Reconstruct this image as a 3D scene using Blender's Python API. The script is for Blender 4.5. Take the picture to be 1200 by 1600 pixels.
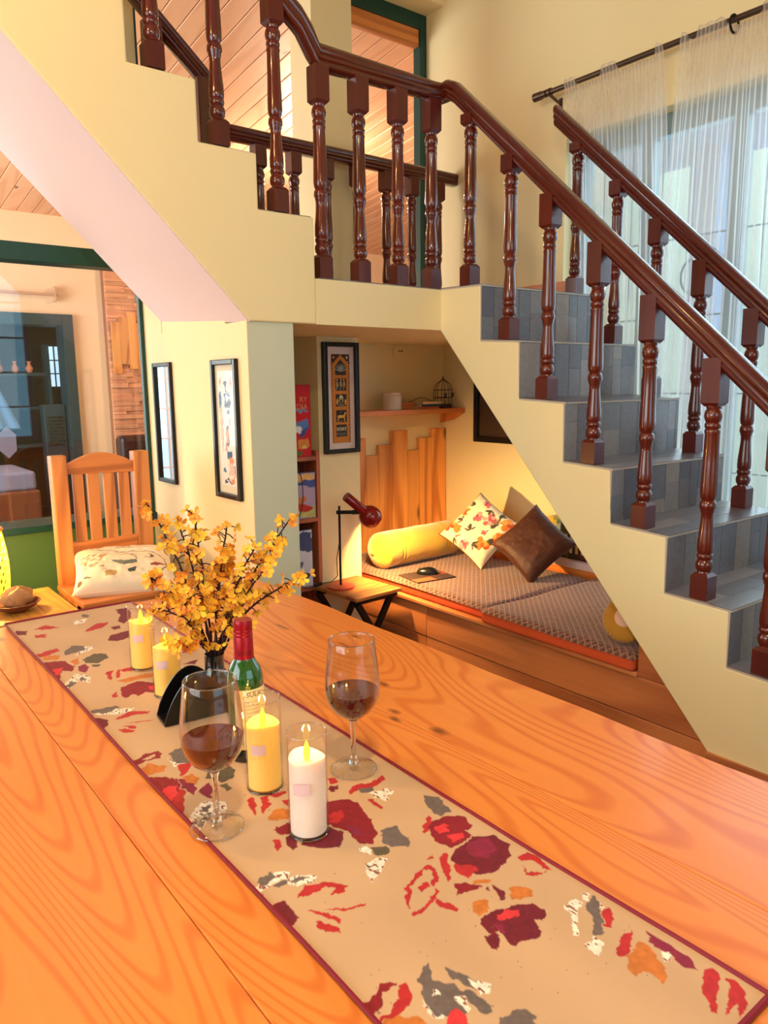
import bpy, bmesh, math, random
import numpy as np
from mathutils import Vector, Matrix

for o in list(bpy.data.objects): bpy.data.objects.remove(o)
SC = bpy.context.scene
COL = SC.collection
random.seed(7)

# ------------------------------------------------------------------ camera
CAM_H = 1.36
cam_d = bpy.data.cameras.new('camera'); cam = bpy.data.objects.new('camera', cam_d); COL.objects.link(cam)
_pitch, _roll, _yaw = 0.167921, -0.011483, 0.662423
_F = Vector((math.sin(_yaw)*math.cos(_pitch), math.cos(_yaw)*math.cos(_pitch), -math.sin(_pitch)))
_r = _F.cross(Vector((0, 0, 1))).normalized(); _u = _r.cross(_F)
_r2 = _r*math.cos(_roll) + _u*math.sin(_roll); _u2 = _u*math.cos(_roll) - _r*math.sin(_roll)
cam.matrix_world = Matrix(((_r2.x, _u2.x, -_F.x, 0), (_r2.y, _u2.y, -_F.y, 0), (_r2.z, _u2.z, -_F.z, CAM_H), (0, 0, 0, 1)))
cam_d.sensor_fit = 'VERTICAL'; cam_d.sensor_height = 36.0; cam_d.lens = 1172.8/1600*36.0
cam_d.clip_start = 0.02
SC.camera = cam

# ------------------------------------------------------------------ light and exposure
SC.view_settings.view_transform = 'Standard'; SC.view_settings.look = 'None'
SC.view_settings.gamma = 1.0; SC.view_settings.use_curve_mapping = False
SC.view_settings.exposure = 0.14
W = bpy.data.worlds.new('sky'); SC.world = W; W.use_nodes = True
_bg = W.node_tree.nodes['Background']; _bg.inputs[0].default_value = (0.42, 0.78, 1.0, 1); _bg.inputs[1].default_value = 2.5

def area_light(name, loc, target, sx, sy, power, color):
    d = bpy.data.lights.new(name, 'AREA'); d.shape = 'RECTANGLE'; d.size = sx; d.size_y = sy
    d.energy = power; d.color = color
    o = bpy.data.objects.new(name, d); COL.objects.link(o); o.location = loc
    o.rotation_euler = (Vector(target)-Vector(loc)).to_track_quat('-Z', 'Y').to_euler()
    return o
def point_light(name, loc, power, color, radius=0.04):
    d = bpy.data.lights.new(name, 'POINT'); d.energy = power; d.color = color; d.shadow_soft_size = radius
    o = bpy.data.objects.new(name, d); COL.objects.link(o); o.location = loc
    return o
# daylight entering by the windows of the room (side, back) and of the room beyond
area_light('daylight_side_window', (-3.0, 0.9, 1.75), (0, 0.9, 1.3), 3.0, 1.9, 88, (1.0, 0.91, 0.80))
area_light('daylight_back_window', (0.9, -3.1, 1.8), (0.9, 0, 1.3), 2.6, 1.9, 14, (1.0, 0.94, 0.86))
area_light('daylight_right_window', (4.2, 1.4, 2.0), (2.5, 1.4, 1.4), 2.4, 2.0, 65, (0.66, 0.86, 1.0))
area_light('daylight_next_room', (-1.05, 6.0, 1.65), (3, 6.0, 1.8), 2.7, 1.8, 150, (1.0, 0.93, 0.85))

DESK_W, WOVEN_W, ADDED_PEND_W, PEND2_W, BAM_E = 42.0, 16.0, 60, 36, 1.6     # lamp powers

# ------------------------------------------------------------------ material helpers
def lin(c):
    return tuple((v/255/12.92 if v/255 <= 0.04045 else ((v/255+0.055)/1.055)**2.4) for v in c)
def lin4(c): return lin(c)+(1.0,)
MATS = {}
def newmat(name):
    m = bpy.data.materials.new(name); m.use_nodes = True; MATS[name] = m
    nt = m.node_tree
    return m, nt, nt.nodes['Principled BSDF'], nt.nodes['Material Output']
def N(nt, typ, **kw):
    n = nt.nodes.new(typ)
    for k, v in kw.items():
        if k.startswith('i_'): n.inputs[k[2:].replace('_', ' ')].default_value = v
        else: setattr(n, k, v)
    return n
def paint(name, col, rough=0.6, var=0.03, scale=6.0, bump=0.0, bscale=120, spec=0.4, metallic=0.0, coat=0.0, sheen=0.0):
    m, nt, b, out = newmat(name); L = nt.links
    tc = N(nt, 'ShaderNodeTexCoord'); no = N(nt, 'ShaderNodeTexNoise'); no.inputs['Scale'].default_value = scale; no.inputs['Detail'].default_value = 4
    L.new(tc.outputs['Object'], no.inputs['Vector'])
    mx = N(nt, 'ShaderNodeMix', data_type='RGBA'); c = lin(col)
    mx.inputs['A'].default_value = tuple(max(0, v*(1-var)) for v in c)+(1,)
    mx.inputs['B'].default_value = tuple(min(1, v*(1+var)) for v in c)+(1,)
    L.new(no.outputs['Fac'], mx.inputs['Factor']); L.new(mx.outputs['Result'], b.inputs['Base Color'])
    b.inputs['Roughness'].default_value = rough; b.inputs['Metallic'].default_value = metallic
    b.inputs['Specular IOR Level'].default_value = spec; b.inputs['Coat Weight'].default_value = coat; b.inputs['Coat Roughness'].default_value = 0.08
    b.inputs['Sheen Weight'].default_value = sheen
    if bump:
        n2 = N(nt, 'ShaderNodeTexNoise'); n2.inputs['Scale'].default_value = bscale; L.new(tc.outputs['Object'], n2.inputs['Vector'])
        bp = N(nt, 'ShaderNodeBump'); bp.inputs['Strength'].default_value = bump; bp.inputs['Distance'].default_value = 0.002
        L.new(n2.outputs['Fac'], bp.inputs['Height']); L.new(bp.outputs['Normal'], b.inputs['Normal'])
    return m
def wood(name, light, dark, axis='Y', scale=1.0, rough=0.4, contrast=1.0, ring=0.5, coat=0.0, knots=0.0, randamt=1.0, hue=0.06, stretch=1.0, blotch=1.0, sharp=0.45):
    m, nt, b, out = newmat(name); L = nt.links
    tc = N(nt, 'ShaderNodeTexCoord'); oi = N(nt, 'ShaderNodeObjectInfo')
    mul = N(nt, 'ShaderNodeVectorMath', operation='MULTIPLY_ADD')
    cmb = N(nt, 'ShaderNodeCombineXYZ')
    for k in range(3): L.new(oi.outputs['Random'], cmb.inputs[k])
    mul.inputs[1].default_value = (3.1*randamt, 5.3*randamt, 7.7*randamt); L.new(cmb.outputs[0], mul.inputs[0]); L.new(tc.outputs['Object'], mul.inputs[2])
    mp = N(nt, 'ShaderNodeMapping'); a = 'XYZ'.index(axis)
    sc = [9*scale]*3; sc[a] = 0.85*scale*stretch; mp.inputs['Scale'].default_value = sc; L.new(mul.outputs[0], mp.inputs['Vector'])
    nr = N(nt, 'ShaderNodeTexNoise'); nr.inputs['Scale'].default_value = 0.42; nr.inputs['Detail'].default_value = 1.5; nr.inputs['Roughness'].default_value = 0.35; nr.inputs['Distortion'].default_value = 0.25; L.new(mp.outputs[0], nr.inputs['Vector'])
    km = N(nt, 'ShaderNodeMath', operation='MULTIPLY'); L.new(nr.outputs['Fac'], km.inputs[0]); km.inputs[1].default_value = 90*ring
    wv_ = N(nt, 'ShaderNodeMath', operation='SINE'); L.new(km.outputs[0], wv_.inputs[0])
    wv2 = N(nt, 'ShaderNodeMath', operation='MULTIPLY_ADD'); L.new(wv_.outputs[0], wv2.inputs[0]); wv2.inputs[1].default_value = 0.5; wv2.inputs[2].default_value = 0.5
    mp2 = N(nt, 'ShaderNodeMapping'); sc = [70*scale]*3; sc[a] = 2.2*scale; mp2.inputs['Scale'].default_value = sc; L.new(mul.outputs[0], mp2.inputs['Vector'])
    n2 = N(nt, 'ShaderNodeTexNoise'); n2.inputs['Scale'].default_value = 1.0; n2.inputs['Detail'].default_value = 5; L.new(mp2.outputs[0], n2.inputs['Vector'])
    mp3 = N(nt, 'ShaderNodeMapping'); sc = [3*scale]*3; sc[a] = 0.5*scale; mp3.inputs['Scale'].default_value = sc; L.new(mul.outputs[0], mp3.inputs['Vector'])
    n3 = N(nt, 'ShaderNodeTexNoise'); n3.inputs['Scale'].default_value = 1.0; n3.inputs['Detail'].default_value = 2; L.new(mp3.outputs[0], n3.inputs['Vector'])
    r1 = N(nt, 'ShaderNodeValToRGB'); r1.color_ramp.elements[0].position = sharp; r1.color_ramp.elements[1].position = 1.0
    L.new(wv2.outputs[0], r1.inputs[0])
    s1 = N(nt, 'ShaderNodeMath', operation='MULTIPLY_ADD'); L.new(r1.outputs[0], s1.inputs[0]); s1.inputs[1].default_value = 0.5*contrast
    r2 = N(nt, 'ShaderNodeMath', operation='MULTIPLY_ADD'); L.new(n2.outputs['Fac'], r2.inputs[0]); r2.inputs[1].default_value = 0.45*contrast; r2.inputs[2].default_value = -0.18*contrast
    L.new(r2.outputs[0], s1.inputs[2])
    s2 = N(nt, 'ShaderNodeMath', operation='MULTIPLY_ADD'); L.new(n3.outputs['Fac'], s2.inputs[0]); s2.inputs[1].default_value = 0.5*contrast*blotch; L.new(s1.outputs[0], s2.inputs[2])
    s3 = N(nt, 'ShaderNodeMath', operation='SUBTRACT', use_clamp=True); L.new(s2.outputs[0], s3.inputs[0]); s3.inputs[1].default_value = 0.18*contrast*blotch
    mx = N(nt, 'ShaderNodeMix', data_type='RGBA'); mx.inputs['A'].default_value = lin4(light); mx.inputs['B'].default_value = lin4(dark)
    L.new(s3.outputs[0], mx.inputs['Factor'])
    hs = N(nt, 'ShaderNodeHueSaturation'); L.new(mx.outputs['Result'], hs.inputs['Color'])
    vv = N(nt, 'ShaderNodeMath', operation='MULTIPLY_ADD'); L.new(oi.outputs['Random'], vv.inputs[0]); vv.inputs[1].default_value = hue*2*randamt; vv.inputs[2].default_value = 1-hue*randamt
    L.new(vv.outputs[0], hs.inputs['Value'])
    last = hs.outputs['Color']
    if knots:
        vo = N(nt, 'ShaderNodeTexVoronoi'); mp4 = N(nt, 'ShaderNodeMapping'); sc = [3.2*knots]*3; sc[a] = 1.5*knots; mp4.inputs['Scale'].default_value = sc
        L.new(mul.outputs[0], mp4.inputs['Vector']); L.new(mp4.outputs[0], vo.inputs['Vector']); vo.inputs['Scale'].default_value = 1.0
        rk = N(nt, 'ShaderNodeValToRGB'); rk.color_ramp.elements[0].position = 0.02; rk.color_ramp.elements[0].color = (1, 1, 1, 1)
        rk.color_ramp.elements[1].position = 0.075; rk.color_ramp.elements[1].color = (0, 0, 0, 1)
        L.new(vo.outputs['Distance'], rk.inputs[0])
        mk = N(nt, 'ShaderNodeMix', data_type='RGBA'); L.new(rk.outputs[0], mk.inputs['Factor']); L.new(last, mk.inputs['A'])
        mk.inputs['B'].default_value = tuple(v*0.22 for v in lin(dark))+(1,); last = mk.outputs['Result']
    L.new(last, b.inputs['Base Color'])
    b.inputs['Roughness'].default_value = rough; b.inputs['Coat Weight'].default_value = coat; b.inputs['Coat Roughness'].default_value = 0.09
    bp = N(nt, 'ShaderNodeBump'); bp.inputs['Strength'].default_value = 0.12; bp.inputs['Distance'].default_value = 0.001
    L.new(n2.outputs['Fac'], bp.inputs['Height']); L.new(bp.outputs['Normal'], b.inputs['Normal'])
    return m
def vcol(name, rough=0.8, sheen=0.0, bump=0.0, bscale=900, coat=0.0):
    m, nt, b, out = newmat(name); L = nt.links
    at = N(nt, 'ShaderNodeAttribute', attribute_name='Col'); L.new(at.outputs['Color'], b.inputs['Base Color'])
    b.inputs['Roughness'].default_value = rough; b.inputs['Sheen Weight'].default_value = sheen; b.inputs['Coat Weight'].default_value = coat
    b.inputs['Specular IOR Level'].default_value = 0.3
    if bump:
        tc = N(nt, 'ShaderNodeTexCoord'); n2 = N(nt, 'ShaderNodeTexNoise'); n2.inputs['Scale'].default_value = bscale; L.new(tc.outputs['Object'], n2.inputs['Vector'])
        bp = N(nt, 'ShaderNodeBump'); bp.inputs['Strength'].default_value = bump; bp.inputs['Distance'].default_value = 0.001
        L.new(n2.outputs['Fac'], bp.inputs['Height']); L.new(bp.outputs['Normal'], b.inputs['Normal'])
    return m
def thin_glass(name, tint=(1, 1, 1), ior=1.5, rough=0.0, boost=1.0):
    m, nt, b, out = newmat(name); L = nt.links; nt.nodes.remove(b)
    t = N(nt, 'ShaderNodeBsdfTransparent'); t.inputs[0].default_value = tint+(1,)
    g = N(nt, 'ShaderNodeBsdfGlossy'); g.inputs['Roughness'].default_value = rough
    fr = N(nt, 'ShaderNodeLayerWeight'); fr.inputs[0].default_value = 0.5
    pw = N(nt, 'ShaderNodeMath', operation='POWER'); L.new(fr.outputs['Facing'], pw.inputs[0]); pw.inputs[1].default_value = 4.0
    ml = N(nt, 'ShaderNodeMath', operation='MULTIPLY_ADD', use_clamp=True); L.new(pw.outputs[0], ml.inputs[0]); ml.inputs[1].default_value = 0.85*boost; ml.inputs[2].default_value = 0.045*boost
    mx = N(nt, 'ShaderNodeMixShader'); L.new(ml.outputs[0], mx.inputs[0]); L.new(t.outputs[0], mx.inputs[1]); L.new(g.outputs[0], mx.inputs[2])
    L.new(mx.outputs[0], out.inputs['Surface'])
    return m
def emit(name, col, strength, base=None):
    m, nt, b, out = newmat(name)
    b.inputs['Base Color'].default_value = lin4(base or col); b.inputs['Emission Color'].default_value = lin4(col); b.inputs['Emission Strength'].default_value = strength
    b.inputs['Roughness'].default_value = 0.5
    return m

# ------------------------------------------------------------------ mesh helpers
def off(o):
    v = Vector((0, 0, 0))
    while o is not None: v += o.location; o = o.parent
    return v
class MB:
    def __init__(s): s.v = []; s.f = []; s.sm = []
    def add(s, vs, fs, smooth=False):
        n = len(s.v); s.v += [tuple(v) for v in vs]; s.f += [tuple(i+n for i in f) for f in fs]; s.sm += [smooth]*len(fs); return s
    def box(s, x0, x1, y0, y1, z0, z1):
        x0, x1 = sorted((x0, x1)); y0, y1 = sorted((y0, y1)); z0, z1 = sorted((z0, z1))
        return s.add([(x0,y0,z0),(x1,y0,z0),(x1,y1,z0),(x0,y1,z0),(x0,y0,z1),(x1,y0,z1),(x1,y1,z1),(x0,y1,z1)],
                     [(0,3,2,1),(4,5,6,7),(0,1,5,4),(1,2,6,5),(2,3,7,6),(3,0,4,7)])
    def beam(s, p, q, w, h, up=(0, 0, 1)):
        p = Vector(p); q = Vector(q); t = (q-p).normalized(); up = Vector(up)
        if abs(t.dot(up)) > 0.98: up = Vector((1, 0, 0))
        a = t.cross(up).normalized(); b = a.cross(t)
        vs = [c+a*i*w/2+b*j*h/2 for c in (p, q) for i, j in ((-1,-1),(1,-1),(1,1),(-1,1))]
        return s.add(vs, [(0,1,2,3),(7,6,5,4),(0,4,5,1),(1,5,6,2),(2,6,7,3),(3,7,4,0)])
    def prism(s, poly, axis, a0, a1):
        n = len(poly)
        def P(u, v, a): return {'X': (a, u, v), 'Y': (u, a, v), 'Z': (u, v, a)}[axis]
        ar = sum(poly[i][0]*poly[(i+1) % n][1]-poly[(i+1) % n][0]*poly[i][1] for i in range(n))
        flip = (ar > 0) != (axis == 'Y')
        vs = [P(u, v, a0) for u, v in poly]+[P(u, v, a1) for u, v in poly]
        fs = [tuple(range(n))[::-1], tuple(range(n, 2*n))]+[(i, (i+1) % n, n+(i+1) % n, n+i) for i in range(n)]
        if not flip: fs = [f[::-1] for f in fs]
        return s.add(vs, fs)
    def lathe(s, prof, seg=24, c=(0, 0, 0), smooth=True, close=False):
        vs = []; fs = []; n = len(prof)
        for r, z in prof:
            for k in range(seg):
                a = 2*math.pi*k/seg; vs.append((c[0]+r*math.cos(a), c[1]+r*math.sin(a), c[2]+z))
        for i in range(n-1):
            for k in range(seg):
                k2 = (k+1) % seg; fs.append((i*seg+k, i*seg+k2, (i+1)*seg+k2, (i+1)*seg+k))
        if close:
            for k in range(seg):
                k2 = (k+1) % seg; fs.append(((n-1)*seg+k, (n-1)*seg+k2, k2, k))
        else:
            if prof[0][0] > 1e-6: fs.append(tuple(range(seg))[::-1])
            if prof[-1][0] > 1e-6: fs.append(tuple((n-1)*seg+k for k in range(seg)))
        return s.add(vs, fs, smooth)
    def tube(s, pts, r, seg=8, smooth=True, closed=False):
        pts = [Vector(p) for p in pts]; n = len(pts); rr = r if isinstance(r, (list, tuple)) else [r]*n
        vs = []; fs = []; pu = None
        for i, p in enumerate(pts):
            t = (pts[(i+1) % n]-pts[i-1]) if closed else (pts[min(i+1, n-1)]-pts[max(i-1, 0)])
            t.normalize()
            if pu is None:
                pu = Vector((0, 0, 1)) if abs(t.z) < 0.9 else Vector((1, 0, 0))
            a = t.cross(pu).normalized(); b = a.cross(t); pu = b
            for k in range(seg):
                an = 2*math.pi*k/seg; vs.append(p+a*math.cos(an)*rr[i]+b*math.sin(an)*rr[i])
        m = n if closed else n-1
        for i in range(m):
            j = (i+1) % n
            for k in range(seg):
                k2 = (k+1) % seg; fs.append((i*seg+k, i*seg+k2, j*seg+k2, j*seg+k))
        if not closed: fs += [tuple(range(seg))[::-1], tuple((n-1)*seg+k for k in range(seg))]
        return s.add(vs, fs, smooth)
    def ball(s, c, rx, ry=None, rz=None, seg=14, rings=8):
        ry = rx if ry is None else ry; rz = rx if rz is None else rz
        prof = [(math.sin(math.pi*i/rings), -math.cos(math.pi*i/rings)) for i in range(rings+1)]
        vs = []; fs = []
        for r, z in prof:
            for k in range(seg):
                a = 2*math.pi*k/seg; vs.append((c[0]+rx*r*math.cos(a), c[1]+ry*r*math.sin(a), c[2]+rz*z))
        for i in range(rings):
            for k in range(seg):
                k2 = (k+1) % seg; fs.append((i*seg+k, i*seg+k2, (i+1)*seg+k2, (i+1)*seg+k))
        return s.add(vs, fs, True)
    def grid(s, fn, nu, nv, smooth=True, closeu=False):
        vs = [fn(i/nu, j/nv) for j in range(nv+1) for i in range(nu+1)]
        fs = [(j*(nu+1)+i, j*(nu+1)+i+1, (j+1)*(nu+1)+i+1, (j+1)*(nu+1)+i) for j in range(nv) for i in range(nu)]
        return s.add(vs, fs, smooth)
    def build(s, name, mat, parent=None, local=False, bevel=0.0, seg=2, origin=None, merge=False):
        me = bpy.data.meshes.new(name)
        V = np.array(s.v, dtype=float).reshape(-1, 3)
        o = bpy.data.objects.new(name, me)
        if parent is not None:
            o.parent = parent
            if not local: V = V-np.array(off(parent))
        elif not local:
            lo = V.min(0); hi = V.max(0)
            og = origin if origin is not None else ((lo[0]+hi[0])/2, (lo[1]+hi[1])/2, lo[2])
            o.location = og; V = V-np.array(og)
        me.from_pydata(V.tolist(), [], s.f)
        if merge or any(s.sm):
            bm = bmesh.new(); bm.from_mesh(me); bmesh.ops.remove_doubles(bm, verts=bm.verts, dist=1e-6)
            bmesh.ops.recalc_face_normals(bm, faces=bm.faces); 
            for f_, k in zip(bm.faces, range(len(bm.faces))): pass
            bm.to_mesh(me); bm.free()
            sm_all = all(s.sm)
            if any(s.sm):
                me.shade_smooth()
                if not sm_all or True: me.set_sharp_from_angle(angle=math.radians(42))
        COL.objects.link(o)
        if mat is not None: me.materials.append(mat)
        if bevel:
            md = o.modifiers.new('bevel', 'BEVEL'); md.width = bevel; md.segments = seg; md.limit_method = 'ANGLE'; md.angle_limit = math.radians(40)
        return o
def tag(o, label=None, cat=None, group=None, kind=None):
    if label: o['label'] = label
    if cat: o['category'] = cat
    if group: o['group'] = group
    if kind: o['kind'] = kind
    return o
def thing(name, label, cat, loc=(0, 0, 0), rot=(0, 0, 0), group=None):
    o = bpy.data.objects.new(name, None); COL.objects.link(o); o.location = loc; o.rotation_euler = rot; o.empty_display_size = 0.1
    return tag(o, label, cat, group)
def struct(o): o['kind'] = 'structure'; return o
def dup(root, loc=None, rot=None, label=None, group=None, parent=None):
    c = root.copy(); COL.objects.link(c)
    if loc is not None: c.location = loc
    if rot is not None: c.rotation_euler = rot
    if label: c['label'] = label
    if group: c['group'] = group
    if parent is not None: c.parent = parent
    for ch in list(root.children):
        dup(ch, parent=c)
    return c
def sweep(path, prof):
    """plumb-section sweep of a handrail profile (a across, b up) along a path, mitred in plan"""
    P = [Vector(p) for p in path]; n = len(P); mb = MB(); m = len(prof); vs = []; fs = []
    for i in range(n):
        ds = []
        if i > 0: ds.append((P[i]-P[i-1]))
        if i < n-1: ds.append((P[i+1]-P[i]))
        hs = []; pit = []
        for d in ds:
            h = Vector((d.x, d.y, 0)); L = h.length; h.normalize(); hs.append(h); pit.append(L/d.length if d.length else 1)
        sides = [h.cross(Vector((0, 0, 1))) for h in hs]
        if len(sides) == 2:
            b = (sides[0]+sides[1]); b.normalize(); k = max(0.5, b.dot(sides[0])); s = b/k
        else: s = sides[0]
        up = 1/max(0.6, sum(pit)/len(pit))
        for a, b_ in prof: vs.append(P[i]+s*a+Vector((0, 0, b_*up)))
    for i in range(n-1):
        for k in range(m):
            k2 = (k+1) % m; fs.append((i*m+k, i*m+k2, (i+1)*m+k2, (i+1)*m+k))
    fs += [tuple(range(m))[::-1], tuple((n-1)*m+k for k in range(m))]
    mb.add(vs, fs, True); return mb
def text_mesh(body, size, name, mat, parent, fn, align='CENTER', depth=0.0):
    """flat lettering: fn maps (x, y) of the glyphs to a local 3-D point"""
    cu = bpy.data.curves.new(name, 'FONT'); cu.body = body; cu.size = size; cu.align_x = align; cu.resolution_u = 3
    t = bpy.data.objects.new(name, cu); COL.objects.link(t)
    dg = bpy.context.evaluated_depsgraph_get(); me = bpy.data.meshes.new_from_object(t.evaluated_get(dg))
    bpy.data.objects.remove(t)
    for v in me.vertices: v.co = fn(v.co.x, v.co.y)
    me.materials.clear(); me.materials.append(mat); me.name = name
    o = bpy.data.objects.new(name, me); COL.objects.link(o); o.parent = parent
    return o

# painted cloth and paper: colour per vertex
def vnoise(x, y, seed=0):
    xi = np.floor(x).astype(np.int64); yi = np.floor(y).astype(np.int64); fx = x-xi; fy = y-yi
    fx = fx*fx*(3-2*fx); fy = fy*fy*(3-2*fy)
    def h(a, b):
        n = (a*374761393+b*668265263+seed*974634777) & 0x7fffffff
        n = ((n ^ (n >> 13))*1274126177) & 0x7fffffff
        return ((n ^ (n >> 16)) & 0xffff)/65535.0
    return (h(xi, yi)*(1-fx)+h(xi+1, yi)*fx)*(1-fy)+(h(xi, yi+1)*(1-fx)+h(xi+1, yi+1)*fx)*fy
def inpoly(px, py, poly):
    ins = np.zeros(px.shape, bool); n = len(poly)
    for i in range(n):
        x0, y0 = poly[i]; x1, y1 = poly[(i+1) % n]
        if y0 == y1: continue
        c = ((y0 > py) != (y1 > py)) & (px < (x1-x0)*(py-y0)/(y1-y0)+x0); ins ^= c
    return ins
def raster(px, py, shapes, base, wob=0.0, wf=1.0, rough=0.0, rf=1.0, seed=0):
    """shapes: (colour255, polygon) in the units of px, py; returns linear colours"""
    wx = (vnoise(px*wf, py*wf, seed)-0.5)*2*wob; wy = (vnoise(px*wf+37, py*wf+11, seed+1)-0.5)*2*wob
    if rough:
        wx = wx+(vnoise(px*rf, py*rf*0.4, seed+2)-0.5)*2*rough; wy = wy+(vnoise(px*rf+9, py*rf*0.4+5, seed+3)-0.5)*2*rough
    qx = px+wx; qy = py+wy; C = base.copy()
    shade = 0.86+0.28*vnoise(px*wf*1.7+3, py*wf*1.7, seed+4)
    for col, poly in shapes:
        xs = [p[0] for p in poly]; ys = [p[1] for p in poly]
        bb = np.nonzero((qx >= min(xs)) & (qx <= max(xs)) & (qy >= min(ys)) & (qy <= max(ys)))[0]
        if len(bb) == 0: continue
        k = bb[inpoly(qx[bb], qy[bb], poly)]
        C[k] = np.array(lin(col))[None, :]*shade[k][:, None]
    return C
def setcol(o, C):
    me = o.data; a = me.color_attributes.new('Col', 'FLOAT_COLOR', 'POINT')
    D = np.ones((len(me.vertices), 4), np.float32); D[:, :3] = np.clip(C, 0, 1); a.data.foreach_set('color', D.ravel())
def ell(cx, cy, rx, ry, rot=0, n=14):
    c, s = math.cos(rot), math.sin(rot)
    return [(cx+rx*math.cos(2*math.pi*k/n)*c-ry*math.sin(2*math.pi*k/n)*s, cy+rx*math.cos(2*math.pi*k/n)*s+ry*math.sin(2*math.pi*k/n)*c) for k in range(n)]
def gridmesh(name, P, nu, nv, mat, parent=None, loc=(0, 0, 0)):
    """fast structured mesh from an array P[(nv+1)*(nu+1),3]"""
    me = bpy.data.meshes.new(name); i = np.arange(nu); j = np.arange(nv); I, J = np.meshgrid(i, j)
    a = (J*(nu+1)+I).ravel(); F = np.stack([a, a+1, a+nu+2, a+nu+1], 1).astype(np.int32)
    me.vertices.add(len(P)); me.vertices.foreach_set('co', np.asarray(P, np.float32).ravel())
    me.loops.add(F.size); me.loops.foreach_set('vertex_index', F.ravel())
    me.polygons.add(len(F)); me.polygons.foreach_set('loop_start', np.arange(0, F.size, 4, dtype=np.int32))
    me.update(calc_edges=True); me.shade_smooth(); me.materials.append(mat)
    o = bpy.data.objects.new(name, me); COL.objects.link(o); o.location = loc
    if parent is not None: o.parent = parent
    return o

# ------------------------------------------------------------------ materials
CREAM = paint('cream_wall_paint', (239, 220, 170), 0.7, 0.02, 3, 0.05)
CREAM2 = paint('pale_sage_wall_paint', (202, 205, 180), 0.7, 0.025, 3, 0.05)
PEACH = paint('peach_wall_paint', (240, 212, 176), 0.75, 0.03, 3)
WHITE = paint('white_ceiling_paint', (232, 208, 208), 0.8, 0.02, 2, 0.06)
GREENP = paint('green_frame_paint', (14, 62, 54), 0.35, 0.06, 8)
GREENW = paint('green_wall_paint', (84, 118, 64), 0.4, 0.1, 3)
BLUEP = paint('teal_blue_paint', (22, 58, 70), 0.45, 0.08, 5)
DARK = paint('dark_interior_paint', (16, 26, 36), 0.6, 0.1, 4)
BLACK = paint('black_lacquer', (14, 13, 14), 0.3, 0.2, 10)
BLACKM = paint('black_metal', (18, 17, 18), 0.42, 0.1, 20, metallic=0.3)
FLOORW = wood('brown_floor_boards', (112, 66, 40), (60, 32, 18), 'Y', 1.0, 0.35, knots=0.6)
MAHOG = wood('polished_mahogany', (96, 26, 12), (46, 10, 5), 'Z', 1.2, 0.22, 0.6, coat=0.55, hue=0.08)
MAHOGB = wood('mahogany_block', (92, 25, 12), (46, 10, 5), 'Z', 1.2, 0.36, 0.6, coat=0.15, hue=0.06)
MAHOGX = wood('polished_mahogany_rail', (88, 24, 11), (52, 12, 6), 'Y', 1.0, 0.22, 0.35, coat=0.5, hue=0.0)
PINE = wood('orange_pine', (246, 150, 72), (196, 88, 26), 'Y', 1.0, 0.27, 0.9, coat=0.15, hue=0.03, randamt=1)
PINEZ = wood('orange_pine_upright', (238, 166, 92), (176, 92, 38), 'Z', 1.2, 0.42, 1.2, knots=0.8, hue=0.09)
PINEX = wood('orange_pine_cross', (226, 142, 74), (166, 82, 34), 'X', 1.2, 0.42, 1.0, hue=0.06)
PINEC = wood('knotty_pine_ceiling', (240, 190, 150), (206, 138, 96), 'Y', 0.8, 0.45, 0.7, knots=1.1, hue=0.05)
BENCHW = wood('bench_pine', (214, 132, 78), (150, 76, 40), 'Y', 1.0, 0.4, 1.1, knots=0.7, hue=0.06)
CHAIRZ = wood('chair_wood_upright', (218, 140, 76), (150, 80, 36), 'Z', 1.6, 0.38, 1.1, knots=1.4, hue=0.06)
CHAIRX = wood('chair_wood_cross', (218, 134, 68), (146, 74, 32), 'X', 1.6, 0.36, 1.1, knots=1.2, hue=0.05)
SIDEW = wood('honey_side_table_wood', (226, 160, 74), (176, 104, 34), 'Y', 1.5, 0.4, 0.8, hue=0.05)
BRASS = paint('aged_bronze', (96, 78, 66), 0.35, 0.1, 30, metallic=0.8)
GLASS = thin_glass('clear_window_glass', (0.96, 0.98, 0.98), 1.45)
GLASSW = thin_glass('clear_glassware', (0.97, 0.97, 0.97), 1.5, boost=1.3)

def tilemat():
    m, nt, b, out = newmat('grey_wood_look_tile'); L = nt.links
    oi = N(nt, 'ShaderNodeObjectInfo'); cr = N(nt, 'ShaderNodeValToRGB'); e = cr.color_ramp.elements
    e[0].color = lin4((92, 84, 88)); e[1].color = lin4((156, 138, 124))
    for p, c in ((0.25, (122, 108, 104)), (0.5, (104, 98, 102)), (0.75, (136, 124, 118))):
        q = e.new(p); q.color = lin4(c)
    L.new(oi.outputs['Random'], cr.inputs[0])
    tc = N(nt, 'ShaderNodeTexCoord'); mp = N(nt, 'ShaderNodeMapping'); mp.inputs['Scale'].default_value = (60, 60, 60); L.new(tc.outputs['Object'], mp.inputs['Vector'])
    n2 = N(nt, 'ShaderNodeTexNoise'); n2.inputs['Scale'].default_value = 1; n2.inputs['Detail'].default_value = 5; n2.inputs['Distortion'].default_value = 1.0; L.new(mp.outputs[0], n2.inputs['Vector'])
    mx = N(nt, 'ShaderNodeMix', data_type='RGBA', blend_type='MULTIPLY'); mx.inputs['Factor'].default_value = 0.45
    r2 = N(nt, 'ShaderNodeValToRGB'); r2.color_ramp.elements[0].position = 0.3; r2.color_ramp.elements[1].position = 0.7; r2.color_ramp.elements[0].color = (0.45, 0.42, 0.42, 1)
    L.new(n2.outputs['Fac'], r2.inputs[0]); L.new(cr.outputs[0], mx.inputs['A']); L.new(r2.outputs[0], mx.inputs['B']); L.new(mx.outputs['Result'], b.inputs['Base Color'])
    b.inputs['Roughness'].default_value = 0.32
    return m
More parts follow.
